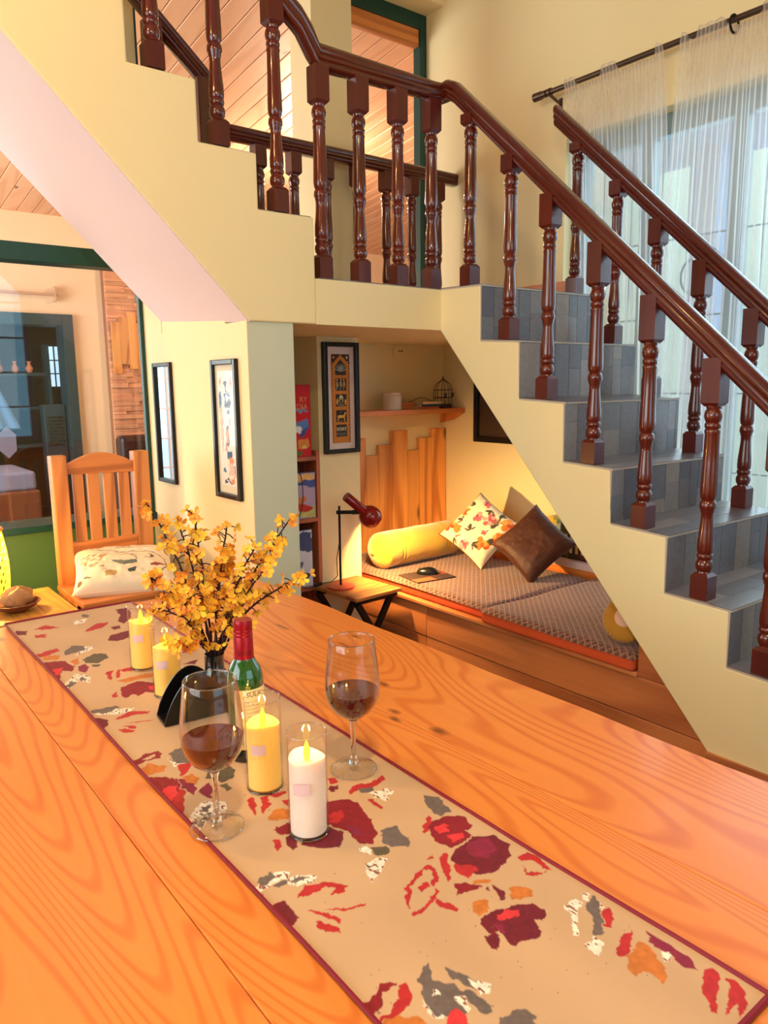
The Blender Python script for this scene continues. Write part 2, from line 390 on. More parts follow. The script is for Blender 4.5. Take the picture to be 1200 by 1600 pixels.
TILE = tilemat()
GROUT = paint('pale_tile_edge', (186, 172, 160), 0.6)

# ------------------------------------------------------------------ room shell
XW = 3.12      # window wall
YF = 3.40      # far wall
fl = MB(); fl.box(-2.8, XW, -3.0, 3.6, -0.05, 0.0); floor = struct(fl.build('floor', FLOORW))
k = 0
for i in range(30):
    y0 = -2.6+i*0.2
    if 1.4 < y0 < 3.2:
        b = MB(); b.box(-2.5, 2.15, y0+0.001, y0+0.199, 0.0, 0.004); b.build('plank', FLOORW, floor)
cl = MB(); cl.box(-2.8, 3.3, -3.0, 3.6, 4.2, 4.3); struct(cl.build('ceiling', WHITE))
# window wall on the right, with the tall window behind the stairs
WY0, WY1, WZ0, WZ1 = 0.25, 2.52, 0.25, 2.53
w = MB(); w.box(XW, XW+0.2, -3.0, WY0, 0, 4.2); w.box(XW, XW+0.2, WY1, 3.62, 0, 4.2); w.box(XW, XW+0.2, WY0, WY1, 0, WZ0); w.box(XW, XW+0.2, WY0, WY1, WZ1, 4.2)
struct(w.build('wall_right', CREAM))
w = MB(); w.box(XW-0.012, XW, 2.44, 3.4, 1.755, 1.86); struct(w.build('baseboard_right', BENCHW))
# far wall: bay below the landing, pier between the two upper openings, lintel band
w = MB(); w.box(1.395, XW, YF, YF+0.2, 0, 1.755); w.box(2.23, 2.476, YF, YF+0.2, 1.755, 4.2)
w.box(-1.7, 2.23, YF, YF+0.2, 3.44, 4.2); w.box(2.476, XW, YF, YF+0.2, 3.44, 4.2); w.box(-1.7, 1.33, YF, YF+0.2, 2.46, 3.44)
w.box(-2.8, -1.7, YF, YF+0.2, 0, 4.2)
struct(w.build('wall_far', CREAM))
w = MB(); w.box(-1.7, 1.295, YF+0.02, YF+0.2, 0, 0.755); struct(w.build('wall_window_base', GREENW))
# picture wall, pillar, pier beside the alcove
w = MB(); w.box(1.295, 1.395, 2.602, YF+0.02, 0, 1.66); w.box(1.2925, 1.2955, 2.4305, YF+0.02, 0, 1.588); w.box(1.2925, 1.335, 3.201, YF, 1.588, 2.46); struct(w.build('wall_pictures', paint('lamp_tinted_cream', (242, 212, 162), 0.7, 0.02, 3, 0.05)))  # warm lamp light mixed into the picture wall's cream
w = MB(); w.box(1.2956, 1.482, 2.43, 2.602, 0, 1.588); struct(w.build('wall_pillar', CREAM2))
w = MB(); w.box(1.955, 2.192, 3.0, YF, 0, 1.586); struct(w.build('wall_alcove_pier', CREAM))
# left and back walls with gridded windows (they light the room)
w = MB(); w.box(-2.8, -2.6, -3.0, -0.7, 0, 4.2); w.box(-2.8, -2.6, 2.5, 3.4, 0, 4.2); w.box(-2.8, -2.6, -0.7, 2.5, 0, 0.75); w.box(-2.8, -2.6, -0.7, 2.5, 2.75, 4.2)
struct(w.build('wall_left', CREAM))
w = MB(); w.box(-2.6, -0.5, -3.0, -2.8, 0, 4.2); w.box(2.3, XW, -3.0, -2.8, 0, 4.2); w.box(-0.5, 2.3, -3.0, -2.8, 0, 0.75); w.box(-0.5, 2.3, -3.0, -2.8, 2.75, 4.2)
struct(w.build('wall_back', CREAM))
def grid_window(name, plane, c, a0, a1, z0, z1, na, nz, mat, t=0.05):
    root = struct(bpy.data.objects.new(name, None)); COL.objects.link(root)
    root.location = (c, (a0+a1)/2, z0) if plane == 'X' else ((a0+a1)/2, c, z0)
    def bx(aa, ab, za, zb, th, nm, m):
        b = MB()
        if plane == 'X': b.box(c-th/2, c+th/2, aa, ab, za, zb)
        else: b.box(aa, ab, c-th/2, c+th/2, za, zb)
        return b.build(nm, m, root, bevel=0.003 if th > 0.02 else 0)
    bx(a0, a0+t, z0, z1, 0.07, 'frame_stile', mat); bx(a1-t, a1, z0, z1, 0.07, 'frame_stile', mat)
    bx(a0+t, a1-t, z0, z0+t, 0.07, 'frame_rail', mat); bx(a0+t, a1-t, z1-t, z1, 0.07, 'frame_rail', mat)
    for i in range(1, na): a = a0+(a1-a0)*i/na; bx(a-0.014, a+0.014, z0+t, z1-t, 0.04, 'mullion', mat)
    for i in range(1, nz): z = z0+(z1-z0)*i/nz; bx(a0+t, a1-t, z-0.01, z+0.01, 0.03, 'glazing_bar', mat)
    bx(a0+t, a1-t, z0+t, z1-t, 0.004, 'pane', GLASS)
    return root
grid_window('window_1', 'X', -2.66, -0.7, 2.5, 0.75, 2.75, 8, 5, WHITE)
grid_window('window_2', 'Y', -2.88, -0.5, 2.3, 0.75, 2.75, 6, 5, WHITE)

# green glazed screen to the next room
root = struct(bpy.data.objects.new('window_3', None)); COL.objects.link(root); root.location = (0, YF+0.05, 0.755)
def gb(x0, x1, y0, y1, z0, z1, nm, m): b = MB(); b.box(x0, x1, y0, y1, z0, z1); return b.build(nm, m, root, bevel=0.003)
gb(-1.7, 1.295, YF-0.02, YF+0.2, 0.755, 0.785, 'window_sill', GREENP)
gb(1.275, 1.2948, YF, YF+0.03, 0.785, 2.46, 'frame_stile', GREENP)
gb(-1.7, 1.275, YF-0.01, YF+0.09, 1.872, 1.945, 'transom', GREENP)
gb(-1.7, -1.65, YF, YF+0.08, 0.785, 2.46, 'frame_stile', GREENP)
gb(-0.25, -0.19, YF, YF+0.08, 0.785, 1.872, 'mullion', GREENP)
gb(-1.65, -0.25, YF+0.04, YF+0.046, 0.785, 1.872, 'pane', GLASS); gb(-0.19, 1.292, YF+0.04, YF+0.046, 0.785, 1.872, 'pane', GLASS)
# upper openings: green frames at the far side of the wall
root = struct(bpy.data.objects.new('window_4', None)); COL.objects.link(root); root.location = (2.8, YF+0.18, 1.755)
gb(XW-0.05, XW, YF+0.15, YF+0.21, 1.755, 3.44, 'frame_stile', GREENP); gb(2.476, XW-0.05, YF+0.15, YF+0.21, 3.36, 3.44, 'frame_head', GREENP)
gb(2.476, XW-0.05, YF+0.16, YF+0.2, 3.27, 3.36, 'head_board', PINEX)
root = struct(bpy.data.objects.new('window_5', None)); COL.objects.link(root); root.location = (1.8, YF+0.18, 1.755)
gb(1.335, 1.40, YF+0.15, YF+0.21, 1.755, 3.44, 'frame_stile', GREENP); gb(1.40, 2.23, YF+0.15, YF+0.21, 3.36, 3.44, 'frame_head', GREENP)

# ------------------------------------------------------------------ staircase
TR = [(2.42, 2.186, 1.755, 1.748), (2.183, 1.98, 1.533, 1.520), (1.974, 1.76, 1.304, 1.291), (1.755, 1.551, 1.078, 1.066), (1.542, 1.328, 0.877, 0.864), (1.324, 1.104, 0.675, 0.665), (1.100, 0.885, 0.484, 0.474), (0.880, 0.667, 0.272, 0.264)]
XS, XO = 2.20, 2.95
stair = thing('staircase', 'cream plastered quarter-turn staircase with grey wood-look tiled steps and square landing', 'staircase', (2.2, 2.4, 0))
poly = []
for ya, yb, za, zb in TR: poly += [(ya, za-0.006), (yb, zb-0.006)]
poly += [(0.667, 0.0), (0.978, 0.0), (2.42, 1.585)]
b = MB(); b.prism(poly, 'X', XS, XO); b.build('lower_flight', CREAM, stair, bevel=0.004)
b = MB(); b.box(1.578, XW, 2.42, YF, 1.585, 1.75); b.box(XO, XW, 2.19, 2.42, 1.585, 1.75); b.build('landing', CREAM, stair)
UP = [(1.578, 1.965), (1.352, 2.147), (1.141, 2.336), (0.92, 2.52), (0.70, 2.705), (0.48, 2.89), (0.26, 3.075), (0.04, 3.26)]
poly = [(1.30, 1.586), (1.579, 1.586), (1.579, 1.755)]
for i, (x, z) in enumerate(UP):
    poly += [(x, z)]
    nx = UP[i+1][0] if i < len(UP)-1 else -0.2
    poly += [(nx, z)]
poly += [(-0.2, 3.13)]
b = MB(); b.prism(poly, 'Y', 2.42, 3.20); b.v = [(x_, y_, z_+0.062) if (y_ > 3 and (abs(z_-1.586) < 1e-6 and x_ < 1.4 or abs(z_-3.13) < 1e-6)) else (x_, y_, z_) for x_, y_, z_ in b.v]; b.build('upper_flight', CREAM, stair, bevel=0.006)
b = MB(); b.add([(1.30, 2.424, 1.582), (1.30, 3.2, 1.632), (-0.2, 3.2, 3.168), (-0.2, 2.424, 3.122), (1.31, 2.424, 1.60), (1.31, 3.2, 1.645), (-0.19, 3.2, 3.18), (-0.19, 2.424, 3.134)],
      [(0, 1, 2, 3), (7, 6, 5, 4), (0, 4, 5, 1), (1, 5, 6, 2), (2, 6, 7, 3), (3, 7, 4, 0)]); b.build('sloping_soffit', WHITE, stair)
b = MB(); b.box(-1.3, -0.2, 2.42, YF, 3.10, 3.26); b.build('upper_landing', CREAM, stair)
rs = random.Random(3)
def planks(parent, x0, x1, c0, c1, mk, wmin, wmax, rows):
    x = x0
    while x < x1-0.012:
        wd = min(rs.uniform(wmin, wmax), x1-x)
        if x1-x-wd < 0.02: wd = x1-x
        cuts = [0, 1] if rs.random() < 0.45 else [0, rs.uniform(0.25, 0.75), 1]
        if rows == 1: cuts = [0, 1]
        for a, bb in zip(cuts[:-1], cuts[1:]): mk(x, x+wd, c0+(c1-c0)*a, c0+(c1-c0)*bb, parent)
        x += wd
def tile_step(ya, yb, za, zb, zlow, x0, x1, detail=True):
    # riser at y = yb hanging from zb down to zlow, tread between ya and yb
    b = MB(); b.box(x0+0.002, x1, yb-0.006, yb+0.002, zlow, zb-0.008); rt = b.build('riser_tile', GROUT, stair)
    def mk(a, c, z0, z1, p):
        q = MB(); q.box(a+0.0015, c-0.0005, yb-0.009, yb-0.004, z0+0.0007, z1-0.0007); q.build('plank', TILE, p)
    planks(rt, x0+0.002, x1, zlow, zb-0.008, mk, 0.055, 0.115, 2)
    b = MB(); b.add([(x, y, z+dz) for dz in (-0.006, 0) for x, y, z in ((x0+0.001, ya, za-0.001), (x1, ya, za-0.001), (x1, yb-0.011, zb-0.001), (x0+0.001, yb-0.011, zb-0.001))],
          [(0, 1, 2, 3), (7, 6, 5, 4), (0, 4, 5, 1), (1, 5, 6, 2), (2, 6, 7, 3), (3, 7, 4, 0)]); tt = b.build('tread_tile', GROUT, stair)
    sl = (zb-za)/(yb-ya)
    y = ya
    for r in range(3):
        y2 = ya+(yb-0.010-ya)*(r+1)/3; x = x0+0.002
        while x < x1-0.01:
            wd = min(rs.uniform(0.12, 0.3), x1-x)
            if x1-x-wd < 0.05: wd = x1-x
            q = MB(); q.add([(xx, yy, za+(yy-ya)*sl+dz) for dz in (-0.002, 0.002) for xx, yy in ((x+0.0006, y-0.0006), (x+wd-0.0006, y-0.0006), (x+wd-0.0006, y2+0.0006), (x+0.0006, y2+0.0006))],
                  [(0, 1, 2, 3), (7, 6, 5, 4), (0, 4, 5, 1), (1, 5, 6, 2), (2, 6, 7, 3), (3, 7, 4, 0)]); q.build('plank', TILE, tt)
            x += wd
        y = y2
for i, (ya, yb, za, zb) in enumerate(TR):
    zl = TR[i+1][2] if i < len(TR)-1 else 0.003
    tile_step(ya-0.002, yb, za, zb, zl, XS, XO)
b = MB(); b.box(1.60, XW-0.015, 2.43, YF-0.002, 1.749, 1.756); b.build('landing_tile', TILE, stair)
for i, (x, z) in enumerate(UP):
    nx = UP[i+1][0] if i < len(UP)-1 else -0.2
    b = MB(); b.box(nx+0.004, x, 2.44, 3.19, z-0.002, z+0.006); b.build('tread_tile', TILE, stair)
w = MB(); w.box(XS-0.012, XS, 0.62, 1.14, 0.0, 0.185); w.box(XS-0.022, XS, 0.62, 1.10, 0.0, 0.09); struct(w.build('baseboard_stair', BENCHW))

# balusters and handrails
def sq(h, z0, z1, ch0=0.0, ch1=0.0):
    mb = MB(); a = h
    ring = lambda r, z: [(-r, -r, z), (r, -r, z), (r, r, z), (-r, r, z)]
    L = []
    if ch0: L.append(ring(h-ch0, z0)); L.append(ring(h, z0+ch0*1.2))
    else: L.append(ring(h, z0))
    if ch1: L.append(ring(h, z1-ch1*1.2)); L.append(ring(h-ch1, z1))
    else: L.append(ring(h, z1))
    vs = [p for r in L for p in r]; n = len(L)
    fs = [(3, 2, 1, 0), tuple(4*(n-1)+k for k in range(4))]
    for i in range(n-1):
        for k in range(4): k2 = (k+1) % 4; fs.append((i*4+k, i*4+k2, (i+1)*4+k2, (i+1)*4+k))
    mb.add(vs, fs); return mb
SHAFT = [(0.020, 0.084), (0.019, 0.090), (0.0235, 0.097), (0.0255, 0.108), (0.0245, 0.120), (0.0195, 0.129), (0.0215, 0.133), (0.0235, 0.138), (0.0235, 0.146), (0.0205, 0.150), (0.0235, 0.156), (0.0240, 0.170), (0.0235, 0.190), (0.0205, 0.225), (0.0175, 0.265), (0.0180, 0.284), (0.0205, 0.288), (0.0200, 0.294), (0.0235, 0.300), (0.0240, 0.310), (0.0225, 0.320), (0.0185, 0.326), (0.0230, 0.336), (0.0245, 0.352), (0.0240, 0.385), (0.0222, 0.450), (0.0210, 0.540), (0.0225, 0.546), (0.0225, 0.552), (0.0195, 0.556), (0.0225, 0.562), (0.0228, 0.572), (0.0195, 0.577), (0.0235, 0.586), (0.0258, 0.598), (0.0240, 0.611), (0.0195, 0.619), (0.0215, 0.625), (0.0215, 0.632)]
_sh = MB(); _sh.lathe([(r*1.06, 0.084+(z-0.084)*0.97) for r, z in SHAFT], 20)
_m0 = _sh.build('turned_shaft', MAHOG, None, local=True); SHAFT_ME = _m0.data; bpy.data.objects.remove(_m0)
_m0 = sq(0.029, 0, 0.086, 0, 0.009).build('base_block', MAHOGB, None, local=True, bevel=0.002); BASE_ME = _m0.data; bpy.data.objects.remove(_m0)
TOPS = {}
def baluster(parent, x, y, z, ztop, tilt=0.0):
    """turned baluster standing at (x, y, z); its square head runs up to ztop"""
    o = bpy.data.objects.new('baluster', SHAFT_ME); COL.objects.link(o); o.parent = parent; o.location = Vector((x, y, z))-off(parent)
    c = bpy.data.objects.new('base_block', BASE_ME); COL.objects.link(c); c.parent = o
    h = round(ztop-z, 3)
    if h not in TOPS:
        m_ = sq(0.0295, 0.611, h, 0.009, 0).build('head_block', MAHOGB, None, local=True); TOPS[h] = m_.data; bpy.data.objects.remove(m_)
    c = bpy.data.objects.new('head_block', TOPS[h]); COL.objects.link(c); c.parent = o
    return o
RAIL = [(-0.022, -0.040), (0.022, -0.040), (0.030, -0.036), (0.034, -0.026), (0.030, -0.018), (0.037, -0.012), (0.037, -0.004), (0.033, 0.001), (0.040, 0.010), (0.040, 0.022), (0.030, 0.034), (0.014, 0.040), (-0.014, 0.040), (-0.030, 0.034), (-0.040, 0.022), (-0.040, 0.010), (-0.033, 0.001), (-0.037, -0.004), (-0.037, -0.012), (-0.030, -0.018), (-0.034, -0.026), (-0.030, -0.036)]
RAIL = [(a*0.82, b_*0.84) for a, b_ in RAIL]
front = thing('stair_balustrade', 'long dark mahogany balustrade with turned balusters along the open side of stairs and landing', 'balustrade', (2.24, 2.45, 1.755))
RX = 2.24; RY = 2.455
zc = lambda y: 2.505-(2.36-y)*0.911
path = [(0.0, RY, 2.63+1.545*0.88), (1.50, RY, 2.665), (1.555, RY, 2.628), (1.600, RY, 2.570), (1.628, RY, 2.528), (RX-0.06, RY, 2.530), (RX, RY, 2.532), (RX, RY-0.05, 2.532), (RX, 2.36, 2.505), (RX, 0.76, zc(0.76))]
sweep(path, RAIL).build('handrail', MAHOGX, front)
for x, z in ((0.59, 2.71), (0.80, 2.525), (1.015, 2.342), (1.229, 2.153), (1.451, 1.97)):
    baluster(front, x, RY, z, 2.63+(1.545-x)*0.88-0.045)
for x in (1.634, 1.813, 2.004, 2.182): baluster(front, x, RY, 1.756, 2.495)
LB = [(2.285, 0), (2.066, 1), (1.872, 2), (1.655, 3), (1.440, 4), (1.212, 5), (1.000, 6), (0.79, 7)]
def ztread(i, y):
    ya, yb, za, zb = TR[i]; return za+(y-ya)/(yb-ya)*(zb-za)+0.002
for y, i in LB: baluster(front, RX, y, ztread(i, y), zc(y)-0.03)
outer = thing('stair_balustrade', 'dark mahogany balustrade on the window side of the lower stairs in front of sheer curtains', 'balustrade', (2.88, 2.3, 1.755))
OX = 2.885
zo = lambda y: 2.53-(2.36-y)*0.935
sweep([(OX, 2.385, zo(2.385)), (OX, 0.76, zo(0.76))], RAIL).build('handrail', MAHOGX, outer)
for y, i in ((2.262, 0), (2.045, 1), (1.845, 2), (1.642, 3), (1.425, 4), (1.21, 5), (1.0, 6), (0.79, 7)): baluster(outer, OX, y, ztread(i, y), zo(y)-0.03)
far = thing('stair_balustrade', 'dark mahogany balustrade guarding the openings behind the landing', 'balustrade', (1.6, 3.3, 1.755))
FY = 3.31
sweep([(1.60, FY, 2.502), (XW-0.002, FY, 2.502)], RAIL).build('handrail', MAHOGX, far)
sweep([(1.61, FY, 2.70), (0.0, FY, 2.70+1.61*0.86)], RAIL).build('handrail', MAHOGX, far)
b = MB(); b.box(1.555, 1.625, FY-0.035, FY+0.035, 1.757, 2.70); b.build('newel_post', MAHOG, far, bevel=0.004)
for x in (1.858, 2.05, 2.24, 2.43, 2.62, 2.80, 2.99): baluster(far, x, FY, 1.757, 2.47)
b = MB(); b.box(1.335, 1.405, FY-0.035, FY+0.035, 2.145, 2.88); b.build('newel_post', MAHOG, far, bevel=0.004)

# ------------------------------------------------------------------ window behind the stairs, curtains, outside
root = struct(bpy.data.objects.new('window_6', None)); COL.objects.link(root); root.location = (XW+0.1, 1.4, WZ0)
BLUEG = paint('pale_window_frame_paint', (120, 142, 146), 0.5, 0.05)
def wb(y0, y1, z0, z1, nm, m, x0=XW+0.08, x1=XW+0.14): b = MB(); b.box(x0, x1, y0, y1, z0, z1); return b.build(nm, m, root, bevel=0.003)
wb(WY0, WY1, WZ1-0.09, WZ1, 'frame_head', BLUEG); wb(WY0, WY1, WZ0, WZ0+0.07, 'frame_sill', BLUEG)
for y in (WY0, 0.72, 1.19, 1.66, 2.09, WY1-0.06): wb(y, y+0.06, WZ0+0.07, WZ1-0.09, 'frame_stile', BLUEG)
wb(WY0, WY1, WZ0+0.07, WZ1-0.09, 'pane', GLASS, XW+0.105, XW+0.11)
IRON = paint('grey_iron', (120, 134, 140), 0.5, 0.05, metallic=0.4)
for z in (0.6, 0.95, 1.3, 1.65, 2.0): wb(WY0, WY1, z, z+0.008, 'grille_bar', IRON, XW+0.16, XW+0.168)
for i in range(14):
    y = WY0+0.08+i*0.16; wb(y, y+0.006, WZ0, WZ1, 'grille_bar', IRON, XW+0.168, XW+0.174)
for y in (1.45, 1.92):
    b = MB(); b.tube([(XW+0.165, y+0.055*math.cos(t*math.pi/12), 1.83+0.075*math.sin(t*math.pi/12)) for t in range(24)], 0.006, 6, closed=True); b.build('grille_ring', IRON, root)
# outside: porch, paving, brick house opposite
PAVE = paint('pale_paving', (190, 200, 214), 0.8, 0.1, 3); PORCH = paint('porch_plaster', (214, 206, 224), 0.8, 0.05, 2); BRK = paint('pale_lilac_render', (198, 192, 214), 0.85, 0.1, 5)
b = MB(); b.box(3.32, 14, -8, 12, -0.25, -0.05); tag(struct(b.build('ground_outside', PAVE)))
b = MB(); b.box(3.34, 5.0, -1.5, 3.35, 2.80, 2.92); porch = tag(b.build('porch_roof', PORCH), 'pale plaster porch roof outside the curtained window', 'roof')
for y in (0.2, 2.6): b = MB(); b.box(4.7, 4.9, y, y+0.2, -0.05, 2.80); tag(b.build('porch_column', PORCH), 'pale square porch column outside the window, %s' % ('nearer one' if y < 1 else 'farther one'), 'column', 'porch columns')
house = thing('house', 'pale lilac rendered house across the yard seen dimly through sheer curtain', 'building', (9.5, 1, -0.05))
b = MB(); b.box(8.5, 12, -4.0, 7.0, -0.05, 1.9); b.build('wall', BRK, house)
b = MB(); b.prism([(-4.3, 1.9), (7.3, 1.9), (1.5, 2.7)], 'X', 8.3, 12.2); b.build('roof', paint('slate_roof', (110, 120, 130), 0.7), house)
for y in (0.2, 1.9, 3.6, 5.0): b = MB(); b.box(8.46, 8.5, y, y+1.0, 0.7, 1.6); b.build('window', paint('cyan_glass%d' % int(y*10), (110, 200, 215), 0.2), house)

def sheer():
    m, nt, b, out = newmat('sheer_striped_voile'); L = nt.links; nt.nodes.remove(b)
    tc = N(nt, 'ShaderNodeTexCoord'); mp = N(nt, 'ShaderNodeMapping'); L.new(tc.outputs['UV'], mp.inputs['Vector'])
    wv = N(nt, 'ShaderNodeTexWave', wave_type='BANDS', bands_direction='X'); wv.inputs['Scale'].default_value = 1.0; L.new(mp.outputs[0], wv.inputs['Vector'])
    rp = N(nt, 'ShaderNodeValToRGB'); rp.color_ramp.elements[0].position = 0.62; rp.color_ramp.elements[0].color = (0.30,)*3+(1,); rp.color_ramp.elements[1].position = 0.97; rp.color_ramp.elements[1].color = (0.78,)*3+(1,)
    L.new(wv.outputs['Fac'], rp.inputs[0])
    t = N(nt, 'ShaderNodeBsdfTransparent'); d = N(nt, 'ShaderNodeBsdfDiffuse'); d.inputs[0].default_value = lin4((236, 226, 216)); tl = N(nt, 'ShaderNodeBsdfTranslucent'); tl.inputs[0].default_value = lin4((236, 230, 226))
    m1 = N(nt, 'ShaderNodeMixShader'); m1.inputs[0].default_value = 0.5; L.new(d.outputs[0], m1.inputs[1]); L.new(tl.outputs[0], m1.inputs[2])
    m2 = N(nt, 'ShaderNodeMixShader'); L.new(rp.outputs[0], m2.inputs[0]); L.new(t.outputs[0], m2.inputs[1]); L.new(m1.outputs[0], m2.inputs[2]); L.new(m2.outputs[0], out.inputs['Surface'])
    return m
SHEER = sheer()
RZ = 2.735; RODX = XW-0.085
rod = thing('curtain_rod', 'dark bronze curtain rod with end cap and bracket on the cream wall', 'curtain rod', (RODX, 1.4, RZ))
b = MB(); b.tube([(RODX, 0.0, RZ), (RODX, 2.60, RZ)], 0.0125, 12); b.build('rod', BRASS, rod)
b = MB(); b.tube([(RODX, 2.58, RZ), (RODX, 2.61, RZ), (RODX, 2.612, RZ), (RODX, 2.655, RZ)], [0.017, 0.017, 0.02, 0.02], 14); b.build('end_cap', BRASS, rod)
b = MB(); b.tube([(XW, 2.56, RZ-0.035), (XW-0.03, 2.56, RZ-0.03), (RODX, 2.56, RZ-0.012)], 0.007, 8); b.box(XW-0.004, XW, 2.55, 2.57, RZ-0.07, RZ-0.01); b.tube([(RODX, 2.552, RZ), (RODX, 2.568, RZ)], 0.018, 14); b.build('bracket', BRASS, rod)
b = MB(); b.tube([(RODX+0.032*math.cos(t*math.pi/10), 1.655, RZ-0.016+0.032*math.sin(t*math.pi/10)) for t in range(20)], 0.005, 6, closed=True); tag(b.build('curtain_ring', BLACKM), 'dark curtain ring hanging on the bronze rod', 'curtain ring')
def curtain(y0, y1, yb0, yb1, nf, seed, label, covers):
    rr = random.Random(seed); nu = nf*14; nv = 34; ph = rr.uniform(0, 6)
    mb = MB()
    def cov(u):
        c = 0
        for a, b_ in covers:
            m_ = (a+b_)/2; h_ = (b_-a)/2; c = max(c, min(1, max(0, (h_+0.03-abs(u-m_))/0.05)))
        return c*c*(3-2*c)
    def fn(u, v):
        # v: 0 top to 1 bottom; where the cloth is hooked over the rod it rises in front of it
        v = v**2.2; k = min(1, v*1.6)**0.7
        ya = y0+(yb0-y0)*k; yb = y1+(yb1-y1)*k
        y = ya+(yb-ya)*u+0.012*math.sin(u*9+ph)*v
        amp = 0.004+0.028*min(1, v*2.5)
        x = RODX-0.004+amp*math.sin(u*nf*2*math.pi+ph+0.6*math.sin(v*3+u*7))+0.008*math.sin(u*17+ph)*v
        c = cov(u); zt = RZ-0.020+0.040*c+0.003*math.sin(u*nf*4*math.pi)
        z = zt-v*(zt-0.06)
        w_ = max(0, 1-v*14); x = x*(1-w_)+(RODX-0.0185*c)*w_
        if v == 0: x += 0.014*c
        return (x, y, z)
    mb.grid(fn, nu, nv); o = mb.build('curtain', SHEER)
    uv = o.data.uv_layers.new(name='UVMap'); 
    W_ = abs(y1-y0)*1.5
    n1 = nu+1
    vi = np.zeros(len(o.data.loops), np.int32); o.data.loops.foreach_get('vertex_index', vi)
    co = np.zeros(len(o.data.vertices)*3); o.data.vertices.foreach_get('co', co)
    # arc-length stripes by column index
    U = np.array([(k % n1)/nu for k in range(len(o.data.vertices))]) if len(o.data.vertices) == n1*(nv+1) else np.zeros(len(o.data.vertices))
    d = np.zeros(len(vi)*2); d[0::2] = U[vi]*W_*12.0; uv.data.foreach_set('uv', d)
    return tag(o, label, 'curtain', 'sheer curtains')
curtain(2.47, 1.955, 2.37, 1.87, 7, 1, 'sheer striped curtain panel nearer the landing, left of the gap', [(0, 0.13), (0.40, 0.56), (0.93, 1.0)])
curtain(1.875, 1.15, 1.945, 1.05, 9, 2, 'sheer striped curtain panel on the right, under the dark ring', [(0, 0.05), (0.10, 0.27), (0.46, 0.62), (0.8, 0.95)])

# ------------------------------------------------------------------ room beyond the glazed screen
NR = MB(); NR.box(-1.0, 8, 3.6, 8.2, -0.05, 0.0); struct(NR.build('floor_next_room', FLOORW))
w = MB(); w.box(-1.0, -0.95, 8.0, 8.2, 0, 3.6); w.box(-0.95, 0.0, 8.0, 8.2, 0, 0.15); w.box(-0.95, 0.0, 8.0, 8.2, 2.1, 3.6); w.box(0.0, 1.20, 8.0, 8.2, 0, 3.6); w.box(2.30, 8.0, 8.0, 8.2, 0, 3.6); w.box(1.20, 2.30, 8.0, 8.2, 2.08, 3.6); struct(w.build('wall_next_room_back', PEACH))
w = MB(); w.box(XW+0.2, 8.2, 3.5, 3.6, 0, 4.2); struct(w.build('wall_next_room_front', PEACH))
w = MB(); w.box(8.0, 8.2, 3.6, 8.2, 0, 4.0); struct(w.build('wall_next_room_right', PEACH))
w = MB(); w.box(-1.2, -1.0, 3.6, 8.2, 0, 0.7); w.box(-1.2, -1.0, 3.6, 8.2, 2.6, 4.0); w.box(-1.2, -1.0, 3.6, 4.6, 0.7, 2.6); w.box(-1.2, -1.0, 7.4, 8.2, 0.7, 2.6); struct(w.build('wall_next_room_left', PEACH))
cz = lambda y: 3.52-(y-3.6)*0.115
c2 = MB(); c2.prism([(3.60, cz(3.6)+0.02), (8.2, cz(8.2)+0.02), (8.2, cz(8.2)+0.1), (3.60, cz(3.6)+0.1)], 'X', -1.2, 8.2); ceil2 = struct(c2.build('ceiling_next_room', PINEC))
x = -1.2; i = 0
pm = MB(); pm.prism([(3.60, cz(3.6)), (8.2, cz(8.2)), (8.2, cz(8.2)+0.018), (3.60, cz(3.6)+0.018)], 'X', -0.067, 0.067)
po = pm.build('plank', PINEC, None, origin=(0, 0, 0), bevel=0.004, seg=1)
while x < 8.1:
    q = po if i == 0 else po.copy()
    if i: COL.objects.link(q)
    q.parent = ceil2; q.location = Vector((x+0.07, 0, 0))-off(ceil2); x += 0.14; i += 1
grid_window('window_8', 'Y', 8.1, -0.95, 0.0, 0.15, 2.1, 4, 6, WHITE)
# teal doorway with dark recess
dr = struct(bpy.data.objects.new('door_1', None)); COL.objects.link(dr); dr.location = (1.75, 7.95, 0)
def db(x0, x1, y0, y1, z0, z1, nm, m, p=None): b = MB(); b.box(x0, x1, y0, y1, z0, z1); return b.build(nm, m, p or dr, bevel=0.004)
db(2.20, 2.30, 7.94, 8.2, 0, 2.08, 'frame_stile', BLUEP); db(1.10, 1.20, 7.94, 8.2, 0, 2.08, 'frame_stile', BLUEP); db(1.20, 2.20, 7.94, 8.2, 1.97, 2.08, 'frame_head', BLUEP)
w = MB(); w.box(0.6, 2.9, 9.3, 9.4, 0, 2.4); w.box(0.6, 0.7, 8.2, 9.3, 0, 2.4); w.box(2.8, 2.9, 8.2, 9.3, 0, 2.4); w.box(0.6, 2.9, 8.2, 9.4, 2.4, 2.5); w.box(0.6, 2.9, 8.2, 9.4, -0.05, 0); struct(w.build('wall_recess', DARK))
sh = thing('display_shelf', 'dark shelf unit inside the teal doorway of the next room', 'shelf', (1.75, 8.35, 0))
for z in (1.52, 1.18, 0.80): b = MB(); b.box(1.3, 2.12, 8.25, 8.42, z-0.03, z); b.build('shelf_board', BLUEP, sh)
for x in (1.28, 2.10): b = MB(); b.box(x, x+0.03, 8.25, 8.42, 0, 1.8); b.build('upright', BLUEP, sh)
TERRA = paint('terracotta', (206, 140, 104), 0.6)
for x, nm in ((1.665, 'leftmost'), (1.81, 'middle'), (1.945, 'rightmost')):
    b = MB(); b.lathe([(0.02, 0), (0.034, 0.03), (0.036, 0.05), (0.016, 0.08), (0.014, 0.095), (0.024, 0.115)], 14, (x, 8.31, 1.52)); tag(b.build('small_vase', TERRA), '%s of three small terracotta vases on the dark shelf' % nm, 'vase', 'terracotta vases')
